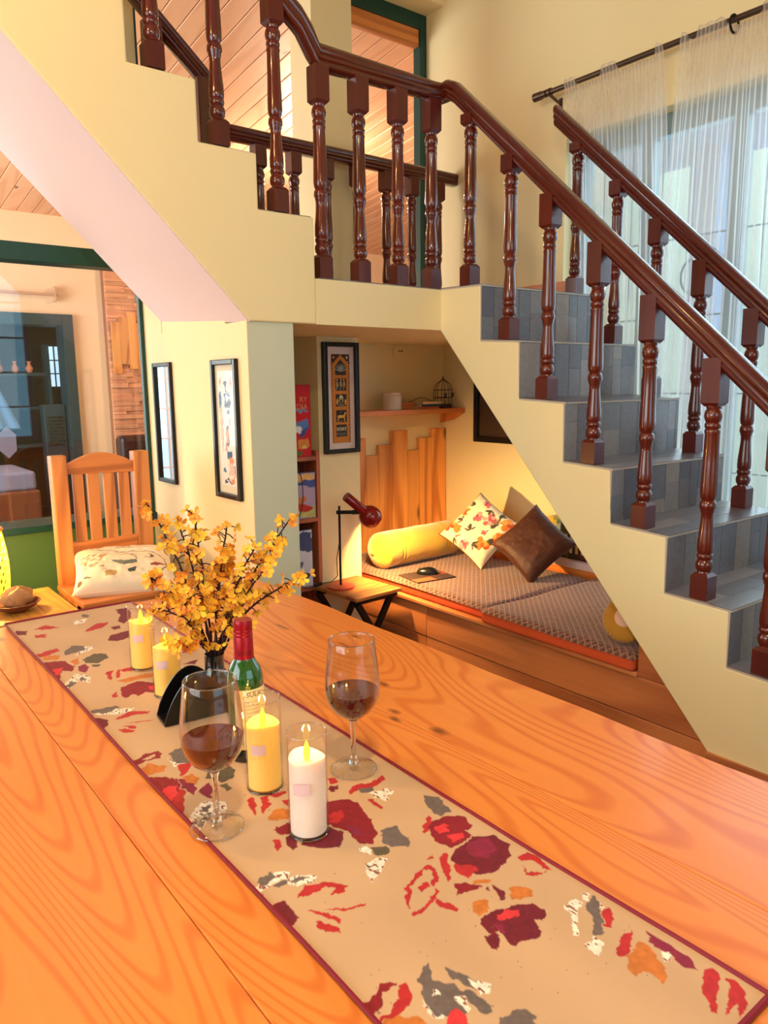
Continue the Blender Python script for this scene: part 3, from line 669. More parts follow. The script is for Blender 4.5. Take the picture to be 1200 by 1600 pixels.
# small lattice window lit from outside, standing in the recess
LW = emit('bright_sky_pane', (190, 225, 255), 1.1)
lw = struct(bpy.data.objects.new('window_7', None)); COL.objects.link(lw); lw.location = (2.12, 8.5, 1.3)
b = MB(); b.box(2.16, 2.36, 8.60, 8.61, 1.38, 1.80); b.build('pane', LW, lw)
for x in (2.16, 2.26, 2.35): b = MB(); b.box(x, x+0.012, 8.585, 8.60, 1.36, 1.82); b.build('glazing_bar', BLUEP, lw)
for z in (1.37, 1.51, 1.65, 1.80): b = MB(); b.box(2.15, 2.37, 8.585, 8.60, z, z+0.012); b.build('glazing_bar', BLUEP, lw)
ct = thing('cane_cabinet', 'dark cabinet with woven cane door inside the teal doorway', 'cabinet', (2.05, 8.1, 0))
b = MB(); b.box(1.98, 2.19, 8.05, 8.2, 0, 1.2); b.build('body', BLUEP, ct, bevel=0.01)
for r_ in range(9):
    for c_ in range(6):
        b = MB(); xx = 2.02+c_*0.026+(r_ % 2)*0.013; zz = 0.80+r_*0.034; b.box(xx-0.008, xx+0.008, 8.044, 8.052, zz-0.011, zz+0.011); b.build('cane_cell', BLACK, ct)
# hexagon panel, daybed and drape, colours darkened for dimness behind the glass; wooden pole
b = MB(); b.prism([(1.58+0.085*math.cos(a*math.pi/3+0.5), 0.86+0.15*math.sin(a*math.pi/3+0.5)) for a in range(6)], 'Y', 7.80, 7.83); tag(b.build('hexagon_panel', paint('dimmed_marble', (120, 120, 146), 0.3, 0.1)), 'pale hexagonal stone panel seen low through the glass', 'panel')
bd = thing('daybed', 'low daybed with pale sheet in the next room behind the lamp', 'bed', (1.3, 7.3, 0))
b = MB(); b.box(0.5, 1.62, 6.9, 7.75, 0.2, 0.50); b.build('frame', paint('dimmed_bed_wood', (110, 62, 40), 0.5, 0.1), bd, bevel=0.02); b = MB(); b.box(0.52, 1.60, 6.92, 7.73, 0.50, 0.66); b.build('mattress', paint('dimmed_sheet', (124, 130, 160), 0.8), bd, bevel=0.03, seg=3)
for xx in (0.55, 1.52):
    for yy in (6.95, 7.62): b = MB(); b.box(xx, xx+0.07, yy, yy+0.07, 0, 0.2); b.build('leg', CHAIRZ, bd)
b = MB(); b.grid(lambda u, v: (1.22+u*(0.12+0.42*(v)), 8.06+0.015*math.sin(u*25), 1.98-v*1.0), 30, 6); tag(b.build('blue_drape', paint('dimmed_blue_drape', (84, 124, 164), 0.8)), 'pale blue drape gathered inside the teal doorway', 'curtain')
b = MB(); b.box(1.82, 1.86, 7.4, 7.43, 0, 0.74); tag(b.build('wooden_post', CHAIRZ, bevel=0.003), 'thin upright wooden post behind the chair in the next room', 'post')
b = MB(); b.tube([(0.4, 7.92, 2.26), (2.20, 7.92, 2.26)], 0.014, 8); b.box(2.14, 2.155, 7.9, 8.0, 2.2, 2.34); tag(b.build('curtain_pole', paint('pale_pole', (200, 160, 130), 0.5)), 'thin curtain pole above the teal doorway in the next room', 'curtain rod')
w = MB(); w.box(2.62, 4.2, 7.92, 8.0, 0, 3.2); stonewall = struct(w.build('wall_stone_clad', paint('stone_backing', (150, 96, 70), 0.9)))
STONE = wood('stone_strip', (222, 160, 122), (176, 112, 84), 'X', 2.0, 0.8, 0.8, hue=0.16)
rr = random.Random(5); z = 0.55
while z < 3.0:
    x = 2.62; h = rr.choice((0.03, 0.04, 0.05))
    while x < 3.55:
        l = rr.uniform(0.1, 0.34); l = min(l, 3.56-x); b = MB(); b.box(x+0.001, x+l-0.001, 7.885-rr.uniform(0, 0.028), 7.92, z+0.001, z+h-0.001); b.build('stone', STONE, stonewall); x += l
    z += h
pn = thing('wall_panelling', 'staggered orange wood boards fixed on the stone-clad wall of the next room', 'wall panel', (2.9, 7.86, 1.5))
for i in range(6):
    x = 2.64+i*0.085; b = MB(); b.box(x, x+0.083, 7.83, 7.856, 1.50+0.05*((i*5) % 3), 2.02+0.05*((i*7) % 3)); b.build('plank', PINEZ, pn)
sf = thing('sofa', 'dark maroon sofa back against the stone-clad wall behind the glass', 'sofa', (3.2, 7.2, 0))
SOFA = paint('maroon_leather', (52, 24, 28), 0.4, 0.1)
b = MB(); b.box(2.36, 4.0, 6.95, 7.15, 0.1, 0.92); b.build('backrest', SOFA, sf, bevel=0.05, seg=3)
b = MB(); b.box(2.36, 4.0, 6.2, 6.95, 0.1, 0.45); b.build('seat', SOFA, sf, bevel=0.05, seg=3)
b = MB(); b.box(2.22, 2.36, 6.2, 7.15, 0.0, 0.62); b.build('arm', SOFA, sf, bevel=0.05, seg=3)
b = MB(); b.box(4.0, 4.14, 6.2, 7.15, 0.0, 0.62); b.build('arm', SOFA, sf, bevel=0.05, seg=3)
nl = thing('added_ceiling_lamp', 'added round warm ceiling lamp of the next room', 'lamp', (3.6, 5.6, 3.1))  # lamp added to brighten the next room
b = MB(); b.lathe([(0.0, 0), (0.12, 0.02), (0.15, 0.08), (0.15, 0.10)], 24, (3.6, 5.6, 3.02)); b.build('shade', emit('lamp_glow', (255, 214, 170), 4.0), nl)
b = MB(); b.tube([(3.6, 5.6, 3.12), (3.6, 5.6, 3.30)], 0.02, 8); b.build('stem', BRASS, nl)
point_light('next_room_fill_bulb', (3.6, 5.6, 2.85), 75, (1.0, 0.72, 0.5), 0.12)

# ------------------------------------------------------------------ alcove: panelling, shelf, bench
pan = thing('wall_panelling', 'staggered upright pine boards panelling the back of the reading alcove', 'wall panel', (2.7, 3.39, 0.36))
PX = [(2.20, 2.463, 1.10), (2.463, 2.508, 1.068), (2.508, 2.598, 0.967), (2.598, 2.696, 1.022), (2.696, 2.812, 1.098), (2.812, 2.90, 0.980), (2.90, 3.001, 1.047), (3.001, 3.116, 1.099)]
for x0, x1, z1 in PX: b = MB(); b.box(x0+0.0008, x1-0.0008, 3.372, 3.398, 0.30, z1); b.build('plank', PINEZ, pan, bevel=0.002)
shf = thing('wall_shelf', 'thin pine shelf high on the alcove wall holding a canister and books', 'shelf', (2.75, 3.3, 1.19))
b = MB(); b.box(2.195, XW-0.002, 3.21, 3.40, 1.195, 1.222); b.build('board', PINEX, shf, bevel=0.002)
b = MB(); b.prism([(3.21, 1.195), (3.40, 1.195), (3.40, 1.13), (3.30, 1.15)], 'X', XW-0.03, XW-0.003); b.build('bracket', PINEX, shf)
can = thing('canister', 'white lidded canister at the left on the alcove shelf', 'canister', (2.632, 3.29, 1.222))
CER = paint('white_ceramic', (226, 212, 200), 0.35)
b = MB(); b.lathe([(0.0, 0), (0.05, 0.0), (0.053, 0.004), (0.053, 0.074), (0.050, 0.078), (0, 0.078)], 28, (2.632, 3.29, 1.222)); b.build('body', CER, can)
b = MB(); b.lathe([(0.0, 0.078), (0.047, 0.078), (0.049, 0.081), (0.049, 0.090), (0.044, 0.095), (0, 0.096)], 28, (2.632, 3.29, 1.222)); b.build('lid', CER, can)
def book(label, x0, x1, y0, y1, z0, z1, cov, pages=(226, 206, 180), group=None, spine='front', name='book'):
    o = thing(name, label, 'book', ((x0+x1)/2, (y0+y1)/2, z0), group=group)
    cm = paint('cover_%d_%d_%d' % cov, cov, 0.45, 0.06, 20); pm_ = paint('book_pages', pages, 0.8) if 'book_pages' not in MATS else MATS['book_pages']
    dx, dy, dz = x1-x0, y1-y0, z1-z0
    t = min(dx, dy, dz)*0.14
    b = MB(); c = MB()
    if dz == min(dx, dy, dz):
        b.box(x0+.004, x1-.004, y0+t, y1-.004, z0+t, z1-t); c.box(x0, x1, y0, y1, z0, z0+t); c.box(x0, x1, y0, y1, z1-t, z1); c.box(x0, x1, y0, y0+t, z0+t, z1-t)
    elif dy == min(dx, dy, dz):
        b.box(x0+t, x1-.004, y0+t, y1-t, z0+.004, z1-.004); c.box(x0, x1, y0, y0+t, z0, z1); c.box(x0, x1, y1-t, y1, z0, z1); c.box(x0, x0+t, y0+t, y1-t, z0, z1)
    else:
        b.box(x0+t, x1-t, y0+t, y1-.004, z0+.004, z1-.004); c.box(x0, x0+t, y0, y1, z0, z1); c.box(x1-t, x1, y0, y1, z0, z1); c.box(x0+t, x1-t, y0, y0+t, z0, z1)
    b.build('pages', pm_, o); c.build('cover', cm, o)
    return o
g = 'books stacked on the alcove shelf'
book('orange book at the bottom of the shelf stack', 2.785, 2.935, 3.235, 3.35, 1.2225, 1.234, (206, 92, 46), group=g)
bk = book('dark teal book in the middle of the shelf stack', 2.80, 2.96, 3.23, 3.345, 1.2345, 1.248, (44, 62, 66), group=g)
book('cream paperback on top of the shelf stack', 2.81, 2.955, 3.232, 3.34, 1.2485, 1.262, (232, 196, 156), group=g)
b = MB(); b.box(2.70, 2.80, 3.30, 3.37, 1.2225, 1.262); tag(b.build('wooden_box', PINEX, bevel=0.002), 'small brown wooden box between canister and books on shelf', 'box')
b = MB(); b.tube([(2.76+0.19*t/10, 3.30, 1.2635+0.022*math.sin(math.pi*t/10)**2) for t in range(11)], 0.002, 6); tag(b.build('coat_hanger', BRASS), 'thin bent wire hanger lying on top of the shelf books', 'hanger')
cg = thing('bird_cage', 'small dark wire bird cage ornament at the right end of the shelf', 'bird cage', (3.015, 3.28, 1.222))
CAGE = paint('rusty_brown_metal', (84, 48, 30), 0.5, 0.1, 40, metallic=0.3)
cx, cy, rz = 3.015, 3.29, 0.052
b = MB(); b.lathe([(0, 0), (0.054, 0), (0.054, 0.022), (0.0, 0.022)], 20, (cx, cy, 1.222)); b.build('base', CAGE, cg)
for h in (0.06, 0.105): b = MB(); b.tube([(cx+0.056*math.cos(t*math.pi/12), cy+0.056*math.sin(t*math.pi/12), 1.222+h) for t in range(24)], 0.0022, 5, closed=True); b.build('hoop', CAGE, cg)
for t in range(8):
    a = t*math.pi/4+0.2; b = MB(); b.tube([(cx+r_*math.cos(a), cy+r_*math.sin(a), 1.222+z_) for r_, z_ in ((0.054, 0.02), (0.054, 0.105), (0.050, 0.125), (0.038, 0.142), (0.018, 0.155), (0.003, 0.168))], 0.0016, 5); b.build('wire', CAGE, cg)
b = MB(); b.ball((cx, cy, 1.222+0.175), 0.005, seg=8, rings=6); b.tube([(cx, cy, 1.39), (cx, cy, 1.405)], 0.002, 6); b.build('finial', CAGE, cg)
for s_ in (-1, 1):
    b = MB(); b.ball((cx+0.028*s_, cy-0.05, 1.222+0.068), 0.009, 0.004, 0.006, 8, 6); b.ball((cx+0.028*s_-0.006, cy-0.05, 1.222+0.08), 0.004, 0.003, 0.01, 8, 6); b.ball((cx+0.028*s_+0.007, cy-0.05, 1.222+0.08), 0.004, 0.003, 0.01, 8, 6); b.build('bird', BLACK, cg)
hk = thing('wall_outlet_ring', 'faint round ring with wire stubs on the alcove wall above shelf', 'wall plate', (2.775, 3.398, 1.543))
b = MB(); b.lathe([(0.0, 0), (0.046, 0), (0.046, 0.003), (0.0, 0.003)], 28); o = b.build('plate', CREAM, hk, local=True); o.rotation_euler = (math.pi/2, 0, 0)
for s_ in (-1, 1): b = MB(); b.tube([(2.775+0.006*s_, 3.395, 1.548), (2.775+0.012*s_, 3.386, 1.550), (2.775+0.014*s_, 3.384, 1.546)], 0.003, 6); b.build('wire_stub', BLACK, hk)

# pictures
def frame(name, label, plane, c, a0, a1, z0, z1, bw, depth, fm, inner, sgn=-1, cat='picture'):
    """plane 'X': hangs on x=c facing -X ; plane 'Y': on y=c facing -Y"""
    o = thing(name, label, cat, (c, (a0+a1)/2, z0) if plane == 'X' else ((a0+a1)/2, c, z0))
    def bx(p0, p1, q0, q1, d0, d1, nm, m, bev=0.0):
        b = MB()
        if plane == 'X': b.box(c-d1, c-d0, p0, p1, q0, q1)
        else: b.box(p0, p1, c-d1, c-d0, q0, q1)
        return b.build(nm, m, o, bevel=bev)
    bx(a0, a0+bw, z0, z1, 0, depth, 'frame_stile', fm, 0.003); bx(a1-bw, a1, z0, z1, 0, depth, 'frame_stile', fm, 0.003)
    bx(a0+bw, a1-bw, z0, z0+bw, 0, depth, 'frame_rail', fm, 0.003); bx(a0+bw, a1-bw, z1-bw, z1, 0, depth, 'frame_rail', fm, 0.003)
    bx(a0+bw*.5, a1-bw*.5, z0+bw*.5, z1-bw*.5, 0.001, depth*0.3, inner[0], inner[1])
    return o
MIRROR, _nt, _b, _o = newmat('mirror_glass'); _b.inputs['Metallic'].default_value = 1; _b.inputs['Roughness'].default_value = 0.02; _b.inputs['Base Color'].default_value = (0.92, 0.95, 0.95, 1)
frame('wall_mirror', 'narrow tall mirror in a thin black frame next to the glazed screen', 'X', 1.294, 3.108, 3.306, 0.941, 1.465, 0.018, 0.016, BLACK, ('mirror', MIRROR), cat='mirror')
MAT_ = paint('picture_mount', (214, 200, 176), 0.8)
fp = frame('framed_painting', 'narrow tall painting of blue and orange figures in black frame near pillar', 'X', 1.294, 2.506, 2.712, 0.936, 1.460, 0.020, 0.018, BLACK, ('mount', MAT_))
ART = vcol('painted_paper', 0.5, coat=0.2)
def art(parent, plane, c, a0, a1, z0, z1, nu, nv, fn):
    u, v = np.meshgrid(np.linspace(0, 1, nu+1), np.linspace(0, 1, nv+1)); u = u.ravel(); v = v.ravel()
    og = np.array(off(parent)); P = np.zeros((len(u), 3))
    if plane == 'X': P[:, 0] = c; P[:, 1] = a1+(a0-a1)*u; P[:, 2] = z0+(z1-z0)*v
    else: P[:, 0] = a0+(a1-a0)*u; P[:, 1] = c; P[:, 2] = z0+(z1-z0)*v
    o = gridmesh('print', P-og, nu, nv, ART, parent); setcol(o, fn(u, v)); return o
def fig_art(u, v):
    # unit: width 1, height 3.2
    X = u; Y = v*3.2; base = np.tile(np.array(lin((232, 214, 204))), (len(u), 1))
    B1, B2, O1, P1, K = (70, 108, 150), (48, 74, 112), (220, 130, 84), (226, 176, 160), (58, 54, 66)
    S = [(P1, [(0.05, 2.2), (0.25, 2.4), (0.3, 1.2), (0.15, 0.8)]), (B1, [(0.02, 2.5), (0.18, 2.62), (0.25, 2.3), (0.06, 2.15)]), (K, ell(0.5, 2.85, 0.10, 0.10)), (B2, ell(0.5, 2.85, 0.055, 0.06)), (K, [(0.46, 2.76), (0.54, 2.76), (0.6, 2.6), (0.52, 2.62)]),
         (B1, [(0.36, 2.56), (0.75, 2.62), (0.8, 2.3), (0.7, 2.15), (0.45, 2.2)]), ((214, 222, 232), ell(0.58, 2.45, 0.13, 0.07)), (B2, ell(0.58, 2.28, 0.18, 0.07)), (B1, ell(0.62, 2.08, 0.1, 0.05)), ((222, 214, 216), [(0.45, 2.05), (0.75, 2.05), (0.8, 1.7), (0.5, 1.75)]),
         (K, [(0.72, 1.9), (0.76, 1.9), (0.7, 1.72), (0.66, 1.72)]), (K, [(0.42, 1.62), (0.5, 1.7), (0.62, 1.66), (0.65, 1.3), (0.56, 1.05), (0.44, 1.2)]), (O1, ell(0.53, 1.42, 0.08, 0.2)), ((214, 140, 150), ell(0.4, 1.1, 0.08, 0.14)), (B2, [(0.42, 1.0), (0.75, 0.98), (0.7, 0.78), (0.45, 0.8)]), (O1, [(0.6, 0.86), (0.85, 0.72), (0.7, 0.55), (0.6, 0.7)]),
         (P1, [(0.5, 0.7), (0.8, 0.6), (0.9, 0.35), (0.5, 0.3)]), (K, [(0.86, 0.6), (0.9, 0.6), (0.93, 0.3), (0.89, 0.3)]), (B1, ell(0.25, 0.42, 0.1, 0.08)), (O1, [(0.6, 0.12), (0.92, 0.35), (0.85, 0.1)]), (K, [(0.2, 0.15), (0.45, 0.22), (0.7, 0.12), (0.68, 0.08), (0.4, 0.16), (0.22, 0.04)]), (B2, ell(0.3, 0.06, 0.1, 0.05)), (P1, ell(0.15, 2.9, 0.05, 0.14)), ((214, 110, 100), ell(0.85, 2.9, 0.05, 0.14)), ((214, 110, 100), ell(0.22, 2.95, 0.03, 0.12))]
    return raster(X, Y, S, base, 0.05, 9, 0.02, 30, 4)
art(fp, 'X', 1.294-0.0065, 2.545, 2.672, 0.985, 1.418, 60, 180, fig_art)
fa = frame('framed_artwork', 'tall folk artwork with orange arch panels and white mount on the alcove pier', 'Y', 2.999, 1.976, 2.178, 1.036, 1.560, 0.021, 0.028, BLACK, ('mount', paint('white_mount', (226, 204, 196), 0.8)))
def folk(u, v):
    X = u; Y = v*5.4; OG, KK, YY, CR = (196, 120, 36), (44, 28, 26), (226, 168, 70), (206, 190, 150)
    base = np.tile(np.array(lin(OG)), (len(u), 1)); S = [(KK, [(0, 5.4), (0, 4.7), (0.5, 5.4)]), (KK, [(1, 5.4), (1, 4.7), (0.5, 5.4)]), (CR, ell(0.86, 5.2, 0.05, 0.1)), (YY, ell(0.12, 5.2, 0.06, 0.07)), (CR, ell(0.9, 4.95, 0.03, 0.03)), (OG, [(0, 4.75), (0.06, 4.7), (0.5, 5.3), (0.94, 4.7), (1, 4.75), (0.5, 5.4)])]
    S.append((KK, [(0.2, 4.15), (0.2, 4.7), (0.5, 5.1), (0.8, 4.7), (0.8, 4.15)]))
    for k in range(7):
        a = math.pi*(0.15+0.7*k/6); S.append(((150, 148, 132), ell(0.5+0.2*math.cos(a), 4.28+0.36*math.sin(a), 0.035, 0.22, a-math.pi/2)))
    for z0 in (3.2, 2.25, 1.28, 0.38):
        S.append((KK, [(0.2, z0), (0.2, z0+0.74), (0.8, z0+0.74), (0.8, z0)]))
    for x in (0.3, 0.5, 0.68): S += [((186, 150, 96), ell(x, 3.6, 0.06, 0.2)), (YY, ell(x, 3.86, 0.04, 0.06)), ((120, 120, 110), ell(x-0.04, 3.32, 0.03, 0.1))]
    S += [((150, 140, 90), ell(0.5, 2.62, 0.14, 0.2)), (CR, [(0.36, 2.75), (0.5, 2.98), (0.64, 2.75)]), (YY, ell(0.28, 2.55, 0.05, 0.2)), (YY, ell(0.74, 2.5, 0.05, 0.18)), (KK, ell(0.5, 2.55, 0.06, 0.12)), ((120, 110, 100), ell(0.5, 2.34, 0.2, 0.05))]
    S += [(YY, ell(0.48, 1.62, 0.2, 0.10)), (YY, [(0.6, 1.66), (0.7, 1.9), (0.78, 1.86), (0.7, 1.6)]), (YY, [(0.3, 1.6), (0.36, 1.6), (0.34, 1.32), (0.28, 1.32)]), (YY, [(0.62, 1.6), (0.68, 1.6), (0.7, 1.32), (0.64, 1.32)]), (KK, ell(0.5, 1.82, 0.06, 0.1)), ((160, 90, 60), ell(0.48, 1.9, 0.04, 0.04)), ((120, 118, 110), ell(0.48, 1.36, 0.06, 0.05))]
    for k in range(6): S.append((CR, ell(0.26+k*0.09, 0.86, 0.028, 0.13))); S.append(((112, 112, 104), ell(0.26+k*0.09, 0.55, 0.024, 0.12)))
    C = raster(X, Y, S, base, 0.015, 14, 0.0, 1, 8)
    edge = ((X < 0.12) | (X > 0.9)) & (Y < 4.7) & ((np.sin(Y*42) > 0.2)) & ((X > 0.93) | (X < 0.05)); C[edge] = np.array(lin(KK))
    return C
art(fa, 'Y', 2.999-0.0115, 2.026, 2.130, 1.086, 1.505, 60, 300, folk)
frame('framed_picture', 'black framed dark picture on the alcove side wall, half hidden by the stairs', 'X', XW-0.001, 2.74, 3.115, 1.03, 1.42, 0.03, 0.03, BLACK, ('print', paint('dark_print', (62, 46, 34), 0.6, 0.3, 12)))

# bookcase between pillar and pier
bc = thing('bookcase', 'narrow wooden bookcase tucked between pillar and alcove pier', 'bookcase', (1.74, 3.15, 0))
SHW = wood('reddish_shelf_wood', (190, 108, 76), (140, 70, 46), 'Z', 1.2, 0.5)
b = MB(); b.box(1.936, 1.953, 3.0, 3.26, 0, 1.055); b.build('side_panel', SHW, bc, bevel=0.002)
b = MB(); b.box(1.50, 1.52, 3.0, 3.26, 0, 1.055); b.build('side_panel', SHW, bc, bevel=0.002)
b = MB(); b.box(1.52, 1.936, 3.245, 3.26, 0, 1.03); b.build('back_panel', SHW, bc)
for z in (1.03, 0.735, 0.40, 0.08): b = MB(); b.box(1.52, 1.936, 3.0, 3.245, z-0.02, z); b.build('shelf_board', SHW, bc, bevel=0.002)
def cover_book(label, x0, x1, y, z0, z1, t, fn, lean=0.0, col=(180, 30, 36)):
    o = book(label, x0, x1, y, y+t, z0, z1, col)
    P = art(o, 'Y', y-0.0008, x0+0.002, x1-0.002, z0+0.002, z1-0.002, 60, 60, fn); P.name = 'cover_art'; return o
def red_cover(u, v):
    S = [((92, 130, 190), ell(0.75, 0.42, 0.2, 0.08, 0.3)), ((226, 226, 236), ell(0.70, 0.36, 0.1, 0.05)), ((60, 80, 150), ell(0.85, 0.37, 0.14, 0.04, 0.6)), ((222, 140, 60), ell(0.80, 0.18, 0.14, 0.09)), ((240, 200, 120), ell(0.82, 0.12, 0.06, 0.03)), ((80, 120, 60), ell(0.65, 0.05, 0.12, 0.04)), ((110, 150, 190), [(0.2, 0.63), (0.92, 0.63), (0.92, 0.66), (0.2, 0.66)])]
    return raster(u, v, S, np.tile(np.array(lin((196, 24, 36))), (len(u), 1)), 0.03, 12)
rb = cover_book('red picture book standing on the top of the narrow bookcase', 1.69, 1.915, 3.006, 1.0305, 1.365, 0.022, red_cover)
LET = paint('gold_lettering', (226, 150, 96), 0.5)
for s_, z_ in (('RY', 1.285), ('EDIA', 1.252)):
    og = off(rb); text_mesh(s_, 0.036, 'lettering', LET, rb, lambda x, y, z_=z_, og=og: Vector((1.898+x, 3.0042, z_+y))-og, 'RIGHT')
def blue_cover(u, v):
    S = [((230, 180, 110), [(0, 0.85), (1, 0.85), (1, 1), (0, 1)]), ((60, 80, 150), [(0, 0.74), (1, 0.72), (1, 0.85), (0, 0.85)]), ((190, 190, 120), [(0, 0), (1, 0), (1, 0.3), (0, 0.25)]), ((190, 50, 40), ell(0.72, 0.24, 0.2, 0.1)), ((200, 120, 80), ell(0.72, 0.42, 0.1, 0.1)), ((110, 70, 60), ell(0.5, 0.36, 0.1, 0.14))]
    return raster(u, v, S, np.tile(np.array(lin((176, 160, 190))), (len(u), 1)), 0.05, 10)
cover_book('colourful picture book on the middle shelf of the bookcase', 1.66, 1.930, 3.006, 0.7355, 0.955, 0.02, blue_cover, col=(90, 90, 130))
def low_cover(u, v):
    S = [((40, 70, 120), [(0, 0.62), (1, 0.62), (1, 1), (0, 1)]), ((90, 100, 120), ell(0.6, 0.4, 0.2, 0.1)), ((70, 70, 90), ell(0.8, 0.2, 0.1, 0.08)), ((220, 220, 230), [(0.55, 0.72), (0.6, 0.72), (0.6, 0.9), (0.55, 0.9)])]
    return raster(u, v, S, np.tile(np.array(lin((200, 206, 220))), (len(u), 1)), 0.06, 10)
cover_book('blue and white magazine on the lowest visible bookcase shelf', 1.66, 1.905, 3.008, 0.4005, 0.68, 0.012, low_cover, col=(60, 80, 120))

# bench platform with mattresses
bn = thing('bench_platform', 'long pine bench platform built into the alcove beneath the stairs', 'bench', (2.65, 2.2, 0))
b = MB(); b.box(2.229, 3.10, 1.30, 3.37, 0.02, 0.325); b.build('core', BENCHW, bn)
for y0, y1 in ((1.10, 2.52), (2.52, 3.37)):
    b = MB(); b.box(2.208, 2.228, y0+0.001, y1-0.001, 0.205, 0.352); b.build('front_board', BENCHW, bn, bevel=0.003)
    b = MB(); b.box(2.210, 2.228, y0+0.001, y1-0.001, 0.01, 0.202); b.build('front_board', BENCHW, bn, bevel=0.003)
b = MB(); b.box(2.196, 2.33, 1.41, 3.37, 0.352, 0.368); b.build('top_board', BENCHW, bn, bevel=0.003)
for x in (2.33, 2.55, 2.77): b = MB(); b.box(x+0.001, x+0.219, 1.3, 3.37, 0.352, 0.366); b.build('top_board', BENCHW, bn)
b = MB(); b.prism([(1.41, 0.354), (1.41, 0.475), (1.302, 0.356)], 'X', 2.206, 2.226); b.build('end_board', BENCHW, bn)
lg = thing('window_ledge', 'low pine ledge with white top along the wall behind the mattress', 'ledge', (3.03, 2.4, 0.366))
b = MB(); b.box(2.96, 3.115, 1.75, 3.36, 0.368, 0.455); b.build('front_board', PINE, lg, bevel=0.002)
b = MB(); b.box(2.95, 3.118, 1.75, 3.36, 0.456, 0.49); b.build('top_slab', WHITE, lg, bevel=0.002)
def mattress_mat():
    m, nt, b, out = newmat('brown_diamond_knit'); L = nt.links
    tc = N(nt, 'ShaderNodeTexCoord'); sx = N(nt, 'ShaderNodeSeparateXYZ'); L.new(tc.outputs['Object'], sx.inputs[0])
    def lines(a, sgn):
        s = N(nt, 'ShaderNodeMath', operation='MULTIPLY_ADD'); L.new(sx.outputs['X'], s.inputs[0]); s.inputs[1].default_value = sgn*1.0; L.new(sx.outputs['Y'], s.inputs[2])
        k = N(nt, 'ShaderNodeMath', operation='MULTIPLY'); L.new(s.outputs[0], k.inputs[0]); k.inputs[1].default_value = a
        p = N(nt, 'ShaderNodeMath', operation='PINGPONG'); L.new(k.outputs[0], p.inputs[0]); p.inputs[1].default_value = 0.5
        q = N(nt, 'ShaderNodeMath', operation='LESS_THAN'); L.new(p.outputs[0], q.inputs[0]); q.inputs[1].default_value = 0.11
        return q
    a = lines(33, 1); c = lines(33, -1); mxm = N(nt, 'ShaderNodeMath', operation='MAXIMUM'); L.new(a.outputs[0], mxm.inputs[0]); L.new(c.outputs[0], mxm.inputs[1])
    ck = N(nt, 'ShaderNodeTexNoise'); ck.inputs['Scale'].default_value = 130; L.new(tc.outputs['Object'], ck.inputs['Vector'])
    base = N(nt, 'ShaderNodeValToRGB'); base.color_ramp.elements[0].position = 0.38; base.color_ramp.elements[0].color = lin4((62, 36, 28)); base.color_ramp.elements[1].position = 0.62; base.color_ramp.elements[1].color = lin4((124, 80, 66))
    L.new(ck.outputs['Fac'], base.inputs[0])
    mx = N(nt, 'ShaderNodeMix', data_type='RGBA'); L.new(mxm.outputs[0], mx.inputs['Factor']); L.new(base.outputs[0], mx.inputs['A']); mx.inputs['B'].default_value = lin4((158, 110, 94)); L.new(mx.outputs['Result'], b.inputs['Base Color'])
    b.inputs['Roughness'].default_value = 0.9; b.inputs['Sheen Weight'].default_value = 0.2
    bp = N(nt, 'ShaderNodeBump'); bp.inputs['Distance'].default_value = 0.003; bp.inputs['Strength'].default_value = 0.6; L.new(ck.outputs['Fac'], bp.inputs['Height']); L.new(bp.outputs['Normal'], b.inputs['Normal'])
    return m
KNIT = mattress_mat(); ORF = paint('orange_mattress_side', (214, 84, 38), 0.8, 0.08, 20, 0.2)
def slab(name, label, x0, x1, y0, y1, z0, z1, seed):
    o = thing(name, label, 'mattress', ((x0+x1)/2, (y0+y1)/2, z0), group='floor mattresses')
    b = MB(); b.box(x0, x1, y0, y1, z0, z1-0.012); b.build('foam_side', ORF, o, bevel=0.012, seg=3)
    rr = random.Random(seed); p1, p2 = rr.uniform(0, 6), rr.uniform(0, 6)
    def top(u, v):
        e = min(u, 1-u)*(x1-x0); f_ = min(v, 1-v)*(y1-y0); d = min(e, f_)
        return (x0-0.004+(x1-x0+0.008)*u, y0-0.004+(y1-y0+0.008)*v+0.004*math.sin(u*14+p1), z1-0.018*max(0, 1-d/0.03)**2+0.004*math.sin(u*5+p1)*math.sin(v*6+p2))
    b = MB(); b.grid(top, 40, 50); b.build('knitted_cover', KNIT, o)
    return o
slab('mattress', 'brown knitted mattress at the bolster end of the bench', 2.225, 2.945, 2.155, 3.36, 0.3685, 0.428, 1)
slab('mattress', 'brown knitted mattress with orange side nearest the stair foot', 2.185, 2.945, 1.42, 2.150, 0.3685, 0.432, 2)

